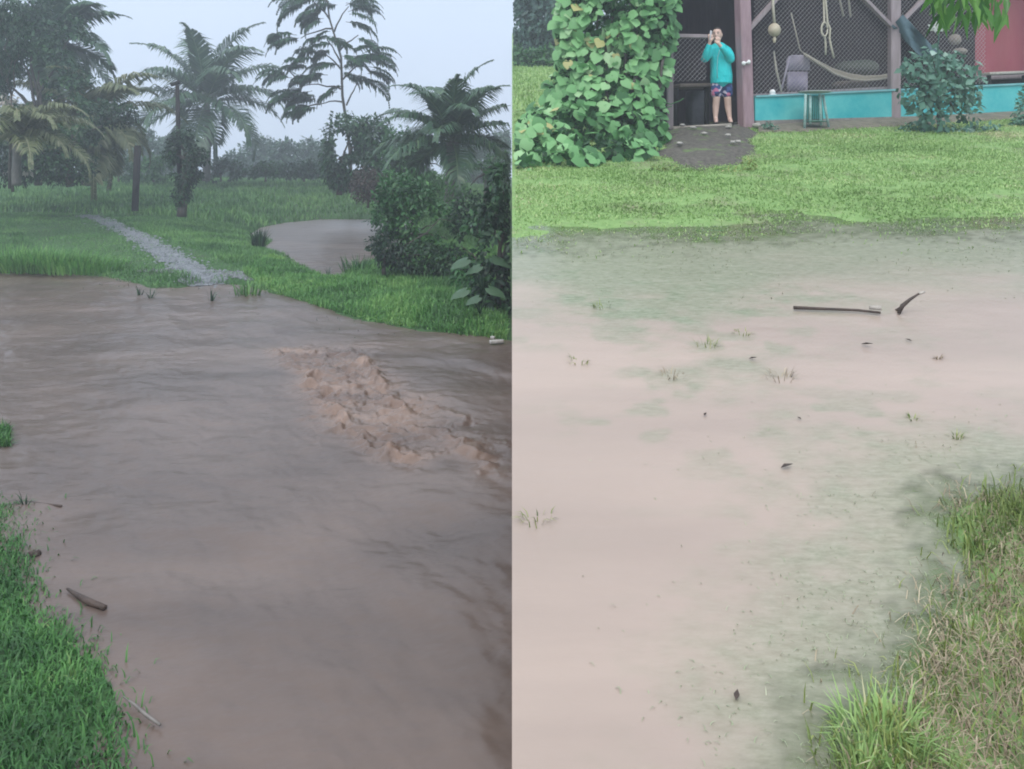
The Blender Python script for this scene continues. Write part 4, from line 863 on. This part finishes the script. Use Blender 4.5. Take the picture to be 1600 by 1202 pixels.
MB().beam(FP(1050, 201.5, -.02), FP(1140, 196.5, -.02), .14, .07).out('doorstep', solid('worn_step', (.3, .27, .22), (.45, .4, .34), 9, .8, .3), house)
stn = solid('pale_stone', (.30, .29, .26), (.46, .44, .39), 12, .8, .3)
st = [(1066, 212, 'upper left of the ramp'), (1083, 216, 'beside the upper left one'), (1138, 215, 'upper right of the ramp'), (1137, 229, 'middle right of the ramp'), (1153, 240, 'lower right of the ramp'), (1145, 241, 'beside the lower right one'), (1062, 243, 'lower left of the ramp'), (1100, 226, 'middle of the ramp')]
for k, (px, py, lb) in enumerate(st):
    q = onR(px, py); hz = float(hR(np.array([q[0]]), np.array([q[1]]))[0])+.11
    Yq = q[1]; m = MB(); m.ell((q[0], q[1], SL*q[1]+hz), (.045, .04, .022), 9, 6, lambda d, v: v*(1+.25*math.sin(7*d[0]+k)+.1*math.cos(5*d[1]))); tag(m.out('stone', stn), 'small pale stone, ' + lb, 'stone', 'stones on the earth ramp')
for k, (px, py, s, lb) in enumerate([(1183, 196, .07, 'white stone at the foot of the left mauve post'), (1363, 195, .06, 'white stone at the foot of the turquoise wall'), (1205, 200, .03, 'small stone by the foot of the wall near the post')]):
    p = FP(px, py, -.25); m = MB(); m.ell(p, (s, s*.8, s*.6), 10, 7, lambda d, v: v*(1+.2*math.sin(6*d[0]+k))); tag(m.out('stone', stn), lb, 'stone', 'stones by the wall')
# bare earth strip below the wall
V = []; n = 60
for i in range(n):
    px = 1185+(1690-1185)*i/(n-1)
    for j in range(5):
        x, y = front(px, -.08-(.55+.35*float(vn(np.array(i*.35), np.array(.5), 4)))*j/4); z = SL*y+float(hR(np.array([x]), np.array([y]))[0])+.03*(1-j/4)+(.012 if j < 4 else -.03); V.append((x, y, z))
Fc = [(i*5+j, i*5+j+1, (i+1)*5+j+1, (i+1)*5+j) for i in range(n-1) for j in range(4)]
tag(mesh_obj('bare_earth', V, Fc, solid('bare_soil', (.11, .10, .075), (.25, .22, .17), 6, .9, .7, detail=9)), kind='structure')

# ------------------------------------------------------------------ vine thicket and plants on the right
def vine():
    r = np.random.default_rng(61); t = thing('leafy_vine', 'huge thicket of broad light green vine leaves climbing beside the doorway', 'vine', (*PR(950, 262), SL*PR(950, 262)[1]))
    Y = 12.6
    blobs = [(850, 185, 30, 24, -1.0), (822, 205, 30, 22, -1.4), (812, 262, 26, 16, -2.6), (905, 10, 34, 44), (905, 100, 34, 40), (890, 150, 36, 34), (1020, 75, 30, 40), (975, -10, 82, 45), (930, 35, 62, 45), (1000, 50, 58, 50), (950, 95, 70, 48), (1005, 110, 42, 40), (940, 150, 66, 42, -.2), (995, 165, 48, 38, -.2), (900, 190, 66, 36, -.5), (975, 205, 62, 36, -.5),
             (860, 225, 56, 30, -1.7), (930, 235, 70, 26, -1.9), (822, 245, 42, 24, -2.3), (890, 252, 60, 20, -2.4), (965, 240, 54, 24, -2.0), (850, 205, 46, 26, -1.0), (1015, 205, 28, 28, -.9), (990, 225, 40, 24, -1.5), (825, 222, 34, 24, -1.7), (885, 130, 30, 30), (895, 60, 26, 40), (1030, 20, 28, 40)]
    V, Fc, A, C = cloud(blobs, Y, .15, .62, r, +1, droop=.9, aspect=.95, shell=.8, depth=.7, gap=.25, tmpl=(LV_V, LV_F), face=1.3)
    mesh_obj('leaves', V, Fc, g_vine, t, attrs={'rnd': A})
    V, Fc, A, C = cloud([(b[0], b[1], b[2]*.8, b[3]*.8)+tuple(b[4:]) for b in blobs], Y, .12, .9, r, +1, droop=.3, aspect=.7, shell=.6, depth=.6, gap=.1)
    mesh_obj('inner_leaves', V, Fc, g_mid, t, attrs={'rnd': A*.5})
    m = MB()
    for k in range(9):
        a = D(930+k*12, 262, Y-.3); b = D(900+k*18, -20, Y); p, q = limb(a, b, .03, .015, r, 12, .05); m.tube(p, q, 6)
    m.out('stems', bark, t)
    m = MB()
    for (pp) in ([(1012, 150), (1030, 158), (1048, 163), (1062, 158), (1068, 154)], [(1005, 170), (1020, 172), (1036, 170), (1050, 166)], [(890, 96), (870, 95), (852, 98)]):
        m.tube([D(a, b, Y-.4) for a, b in pp], .008, 5)
    m.out('tendrils', g_vine, t)
vine()
tree('flowering_shrub', 'blue green large leaved shrub with white blossoms in front of the turquoise wall', 'shrub', [(1468, 210), (1466, 150)], 12.9,
     [(1430, 105, 26, 20), (1465, 115, 38, 28), (1500, 110, 28, 26), (1440, 145, 34, 28), (1480, 150, 46, 32), (1515, 140, 22, 26), (1465, 185, 40, 24), (1500, 180, 32, 24), (1455, 85, 16, 12), (1485, 88, 14, 12)],
       .12, g_shrub, .75, side=1, tr=.04, seed=65, aspect=.7, gap=.3, face=.8)
fs = [o for o in bpy.data.objects if o.name.startswith('flowering_shrub')][0]
m = MB(); p, q = limb(D(1466, 120, 12.5), D(1466, 46, 12.5), .014, .008, rng, 8, .03); m.tube(p, q, 5); m.out('flower_stem', g_shrub, fs)
C = np.array([D(1457+a, 42+b, 12.5) for a, b in [(0, 0), (3, -2), (6, 2), (9, -3), (12, 0), (16, 1), (20, 0), (7, -5), (14, -2), (2, 3), (18, 3)]]); C = np.repeat(C, 5, 0); rr = np.random.default_rng(2)
V, Fc = leaves(C, rr.normal(size=(len(C), 3))+(0, -.5, 0), rr.normal(size=(len(C), 3))+(0, -1, 0), .075, .06)
mesh_obj('blossom_cluster', V.reshape(-1, 3), Fc, g_white, fs, attrs={'rnd': rr.random(len(C)*5)})
tree('border_weeds', 'low leafy weeds at the foot of the wall and the flowering shrub', 'plant', [(1480, 214), (1480, 208)], 13.0,
     [(1425, 200, 22, 9), (1455, 206, 26, 8), (1500, 205, 30, 8), (1540, 200, 26, 8)], .07, g_shrub, .7, side=1, tr=.015, seed=66, gap=.4, crown='foliage', aspect=.7)
tree('border_bush', 'green bush at the right edge below the end of the turquoise wall', 'shrub', [(1602, 205), (1602, 180)], 13.6, [(1602, 175, 16, 26), (1612, 150, 16, 24), (1590, 190, 14, 12)], .09, g_shrub, .9, side=1, tr=.03, seed=67, gap=.3)
tree('post_weed', 'small dark leafy weed growing at the foot of the left mauve post', 'plant', [(1200, 206), (1200, 200)], 13.0, [(1200, 195, 9, 7), (1210, 201, 9, 4)], .05, g_shrub, 1., side=1, tr=.01, seed=68, gap=.2, crown='foliage')
tree('ramp_weeds', 'low weeds fringing the lower edge of the earth ramp', 'plant', [(1110, 274), (1110, 270)], 9.85, [(1050, 266, 22, 5), (1095, 272, 28, 4), (1140, 268, 26, 5), (1172, 256, 12, 10), (1030, 262, 14, 6)], .045, g_grassN, .8, side=1, tr=.01, seed=69, gap=.4, crown='foliage', aspect=.4)
# overhanging mango branch
def overhang():
    r = np.random.default_rng(70); Y = 6.2
    t = thing('mango_branch', 'bright green mango leaves hanging down into the top right corner', 'branch', D(1500, -60, Y))
    m = MB(); m.tube([D(1640, -150, Y), D(1560, -80, Y), D(1500, -50, Y), D(1455, -40, Y)], [.03, .022, .015, .008], 7); m.out('twig', bark, t)
    C = []; T = []
    for k in range(110):
        px = r.uniform(1452, 1575); py = r.uniform(-60, 18) ; C.append(D(px, py, Y+r.uniform(-.35, .35))); T.append((r.normal(0, .28), r.normal(0, .3), -1))
    C = np.array(C); n = len(C); L = r.uniform(.13, .26, n)
    V, Fc = leaves(C, np.array(T), r.normal(size=(n, 3))*.7+(0, -1, .3), L, L*.26)
    mesh_obj('leaves', V.reshape(-1, 3), Fc, g_bright, t, attrs={'rnd': np.repeat(r.random(n), 5)})
overhang()
tree('background_tree', 'blurred grey green tree far behind the leafy vine', 'tree', [(830, 118), (832, 60)], 30, [(815, 40, 34, 60), (855, 20, 44, 70), (870, 70, 34, 44), (820, 85, 34, 34), (840, -20, 50, 50)], .26, g_blue, 2.6, side=1, tr=.15, seed=75, gap=.2)
tree('background_hedge', 'low dark hedge behind the lawn, seen left of the leafy vine', 'hedge', [(840, 124), (840, 110)], 27, [(808, 98, 26, 28), (835, 102, 26, 26), (860, 100, 30, 26), (890, 100, 30, 28)], .18, g_mid, 2.2, side=1, tr=.05, seed=76, gap=.2)
tree('background_tree', 'second taller tree behind the leafy vine, mostly hidden by it', 'tree', [(930, 118), (930, 60)], 34, [(900, 20, 60, 70), (960, 40, 60, 70), (900, -60, 80, 60)], .34, g_blue, .8, side=1, tr=.18, seed=77, gap=.2)

# ------------------------------------------------------------------ person
def person():
    Yp = 14.0; s = Yp/F; base = D(1126, 192.5, Yp); base[1] -= .55; base = np.array([ (1126-800)/F*13.45, 13.45, zpy(193, 13.45)])
    s = 13.45/F
    t = thing('person', 'person in a turquoise top and patterned shorts standing in the doorway holding up a phone', 'person', base)
    def Q(px, py, f=0.): return base+np.array([(px-1126)*s, -f, (193-py)*s])      # f: towards the camera
    skin = solid('skin', (.62, .42, .34), (.70, .50, .41), 5, .55, .03); shirt = solid('turquoise_knit', (.01, .56, .58), (.04, .66, .66), 7, .85, .9, (1, 1, .5), dist=.05)
    hair = solid('dark_hair', (.02, .018, .016), (.06, .05, .05), 30, .6, .3)
    def skinmesh(chains, flat=1.):
        m = MB()
        for ch in chains:
            P = np.array([c[0] for c in ch]); Rr = np.array([c[1] for c in ch]); k = np.arange(len(ch)); kk = np.linspace(0, len(ch)-1, (len(ch)-1)*6+1)
            PP = np.stack([np.interp(kk, k, P[:, a]) for a in range(3)], 1); RR = np.interp(kk, k, Rr)
            for _ in range(3): PP[1:-1] = (PP[:-2]+2*PP[1:-1]+PP[2:])/4; RR[1:-1] = (RR[:-2]+2*RR[1:-1]+RR[2:])/4
            m.tube(PP, RR, 14)
            for e_ in (0, -1): m.ell(PP[e_], (RR[e_]*.99,)*3, 14, 9)
        V = np.concatenate(m.v)
        if flat != 1: V[:, 1] = base[1]+(V[:, 1]-base[1])*flat
        return V, m.f
    pel = (Q(1127, 118), .13); 
    def leg(hip, knee, ank, toe):
        return [pel, (Q(*hip), .085), (Q((hip[0]+knee[0])/2, (hip[1]+knee[1])/2, .02), .078), (Q(*knee, .03), .056), (Q(knee[0]*.6+ank[0]*.4, knee[1]*.6+ank[1]*.4, -.01), .055), (Q(*ank, 0), .034), (Q(ank[0], ank[1]+4, .03), .035), (Q(*toe, .17), .028)]
    legs = [leg((1120, 124), (1119, 154), (1118, 184), (1115, 191)), leg((1133, 124), (1136, 154), (1140, 184), (1138, 191))]
    sp = [pel, (Q(1126, 104), .14), (Q(1125, 90), .14), (Q(1123, 79), .125), (Q(1122, 72, .01), .055), (Q(1120, 66, .03), .052)]
    ch = (Q(1123, 79), .125)
    armL = [ch, (Q(1110, 79, .02), .055), (Q(1103, 88, .08), .048), (Q(1097, 95, .14), .042), (Q(1100, 82, .22), .036), (Q(1103, 71, .26), .026), (Q(1103.5, 67, .27), .030)]
    armR = [ch, (Q(1135, 79, .0), .058), (Q(1138, 88, .06), .05), (Q(1138, 96, .14), .044), (Q(1129, 86, .24), .037), (Q(1118, 76, .30), .027), (Q(1114.5, 72, .31), .030)]
    hL_, hR_ = armL[-1], armR[-1]; chains = legs+[sp, armL, armR]
    for (hd, f0, dx, up) in ((hL_, .27, 1, 1), (hR_, .31, -1, 1)):
        c = hd[0]
        for k, (ox, ln) in enumerate([(-.026, .060), (-.009, .072), (.008, .066), (.024, .052)]):
            a = c+np.array([ox, -.005, .035]); b = a+np.array([ox*.3, -.012, ln*.55]); e_ = b+np.array([dx*.008, .022, ln*.38])
            chains.append([hd, (a, .010), (b, .009), (e_, .008)])
        a = c+np.array([dx*.035, -.01, .005]); chains.append([hd, (a, .011), (a+np.array([dx*.015, .0, .035]), .009)])
    V, Fc = skinmesh(chains)
    m = MB(); m.add(V, Fc)
    hc = Q(1120, 55.5, .03)
    yaw = -.45; cz, sz = math.cos(yaw), math.sin(yaw)
    def hf(d, q):      # head shaped in its own frame: -y is the face
        x, y, z = q; fx = -d[1]
        if fx > 0:
            zz = d[2]; y -= .016*math.exp(-((d[0])/.14)**2)*math.exp(-((zz+.10)/.20)**2)*fx*1.6      # nose
            y += .010*math.exp(-((abs(d[0])-.36)/.16)**2)*math.exp(-((zz-.10)/.12)**2)                # sockets
            y -= .008*math.exp(-((zz+.80)/.15)**2)*fx                                                 # chin
        w = 1-.22*max(0, -d[2])**1.5; x *= w
        return np.array([x*cz-y*sz, x*sz+y*cz, z])
    m.ell(hc, (.078, .095, .122), 32, 24, hf)
    for sg in (-1, 1):
        ex, ey = sg*.074, .005; m.ell(hc+np.array([ex*cz-ey*sz, ex*sz+ey*cz, -.005]), (.012, .02, .03), 8, 6)
    body = m.out('body', skin, t); md = body.modifiers.new('weld', 'REMESH'); md.mode = 'VOXEL'; md.voxel_size = .0065; md.use_smooth_shade = True
    def onhead(x, y, z): return hc+np.array([x*cz-y*sz, x*sz+y*cz, z])
    # hair: thin cropped cap
    def capf(d, q):
        x, y, z = q
        if d[1] < -.25 and d[2] < .62: y = max(y, -.02); x *= .9; z = max(z, .0)
        if d[2] < -.1: z = -.01; x *= .97
        return np.array([x*cz-y*sz, x*sz+y*cz, z])
    m = MB(); m.ell(hc+np.array([0, 0, .006]), (.083, .100, .124), 24, 16, lambda d, q: capf(d, q) if not (d[1] < -.2 and d[2] < .75) else capf(d, q*.93)); m.out('hair', hair, t)
    for sg in (-1, 1):
        m = MB(); m.ell(onhead(sg*.030, -.086, .012), (.010, .006, .006), 8, 6); m.out('eye', hair, t)
        m = MB(); m.tube([onhead(sg*.016, -.093, .032), onhead(sg*.032, -.090, .036), onhead(sg*.046, -.080, .031)], .0035, 5); m.out('eyebrow', hair, t)
    m = MB(); m.tube([onhead(-.024, -.088, -.060), onhead(0, -.096, -.062), onhead(.024, -.088, -.060)], .005, 6); m.out('mouth', solid('lips', (.35, .12, .11), (.4, .16, .14), 5, .5, 0), t)
    # clothes
    k = 1.0
    pel2 = (Q(1127, 124), .165); ch2 = (Q(1123, 80), .150)
    top = [pel2, (Q(1127, 116), .172), (Q(1126, 104), .168), (Q(1125, 92), .165), ch2, (Q(1122.3, 74.5), .085)]
    a1 = [ch2, (Q(1110, 80, .02), .085), (Q(1103, 88, .08), .074), (Q(1097.5, 95, .14), .064), (Q(1100, 83, .215), .053), (Q(1102, 75, .24), .042)]
    a2 = [ch2, (Q(1135, 80, .0), .088), (Q(1138.5, 88, .06), .078), (Q(1138, 96, .14), .068), (Q(1130, 87, .23), .055), (Q(1121, 79, .285), .043)]
    hem = MB(); hem.tube([Q(1126.5, 108), Q(1127, 120), Q(1127, 131)], [.168, .178, .172], 20)
    V, Fc = skinmesh([top, a1, a2]); mm = MB(); mm.add(V, Fc); mm.add(np.concatenate(hem.v), hem.f); sh = mm.out('top', shirt, t)
    md = sh.modifiers.new('weld', 'REMESH'); md.mode = 'VOXEL'; md.voxel_size = .009; md.use_smooth_shade = True
    m = MB(); m.tube([Q(1121, 80, .15), Q(1117.5, 92, .165), Q(1116.5, 108, .165), Q(1117, 124, .165)], .006, 6); m.out('zip', solid('pale_zip', (.2, .55, .55), (.3, .62, .62), 9, .6, 0), t)
    m_, nn, ll, bb = new_mat('patterned_cloth'); vz = nn.new('ShaderNodeTexVoronoi'); vz.inputs['Scale'].default_value = 18; tcn = nn.new('ShaderNodeTexCoord'); ll.new(tcn.outputs['Object'], vz.inputs[0])
    rp = ramp(nn, [(0, (.02, .03, .10)), (.35, (.55, .5, .6)), (.55, (.04, .08, .22)), (.8, (.55, .18, .3)), (1, (.03, .05, .15))]); rp.color_ramp.interpolation = 'CONSTANT'
    ll.new(vz.outputs['Color'], rp.inputs[0]); ll.new(rp.outputs[0], bb.inputs['Base Color']); bb.inputs['Roughness'].default_value = .85
    w0 = (Q(1127, 124), .15)
    V, Fc = skinmesh([[w0, (Q(1120.5, 131, .01), .100), (Q(1119.5, 140, .02), .098), (Q(1119, 146, .02), .092)], [w0, (Q(1133, 131, .01), .102), (Q(1135, 140, .02), .098), (Q(1135.5, 146, .02), .092)]])
    mm = MB(); mm.add(V, Fc); q_ = mm.out('shorts', m_, t); md = q_.modifiers.new('weld', 'REMESH'); md.mode = 'VOXEL'; md.voxel_size = .009; md.use_smooth_shade = True
    for (px, py) in ((1116, 193.2), (1139, 193.2)):
        c = Q(px, py, .08); m = MB(); m.ell(c+np.array([0, 0, .004]), (.055, .14, .014), 16, 6); m.out('sandal', oldwood, t)
    pn = tag(MB().box(Q(1104, 60, .285), (.012, .075, .15), M=Matrix.Rotation(-.55, 4, 'Z') @ Matrix.Rotation(.1, 4, 'Y')).out('phone', solid('phone_shell', (.55, .55, .57), (.65, .65, .67), 5, .3, 0)), 'pale mobile phone held upright in front of the person face', 'phone')
person()

# ------------------------------------------------------------------ humid air
m, n, l, b = new_mat('humid_air'); n.remove(b)
v = n.new('ShaderNodeVolumePrincipled'); v.inputs['Density'].default_value = HAZE; v.inputs['Color'].default_value = (.86, .92, 1.0, 1)
v.inputs['Anisotropy'].default_value = .2; l.new(v.outputs[0], n['Material Output'].inputs['Volume'])
x0, x1, y0, y1, z0, z1 = -130, 72, -8, 135, -1.6, 32
V = [(x, y, z) for x in (x0, x1) for y in (y0, y1) for z in (z0, z1)]
hz = mesh_obj('haze', V, [(0, 1, 3, 2), (4, 6, 7, 5), (0, 4, 5, 1), (2, 3, 7, 6), (0, 2, 6, 4), (1, 5, 7, 3)], m, smooth=False); tag(hz, kind='stuff')
hz['label'] = 'thin pale rainy haze over the flooded gardens'
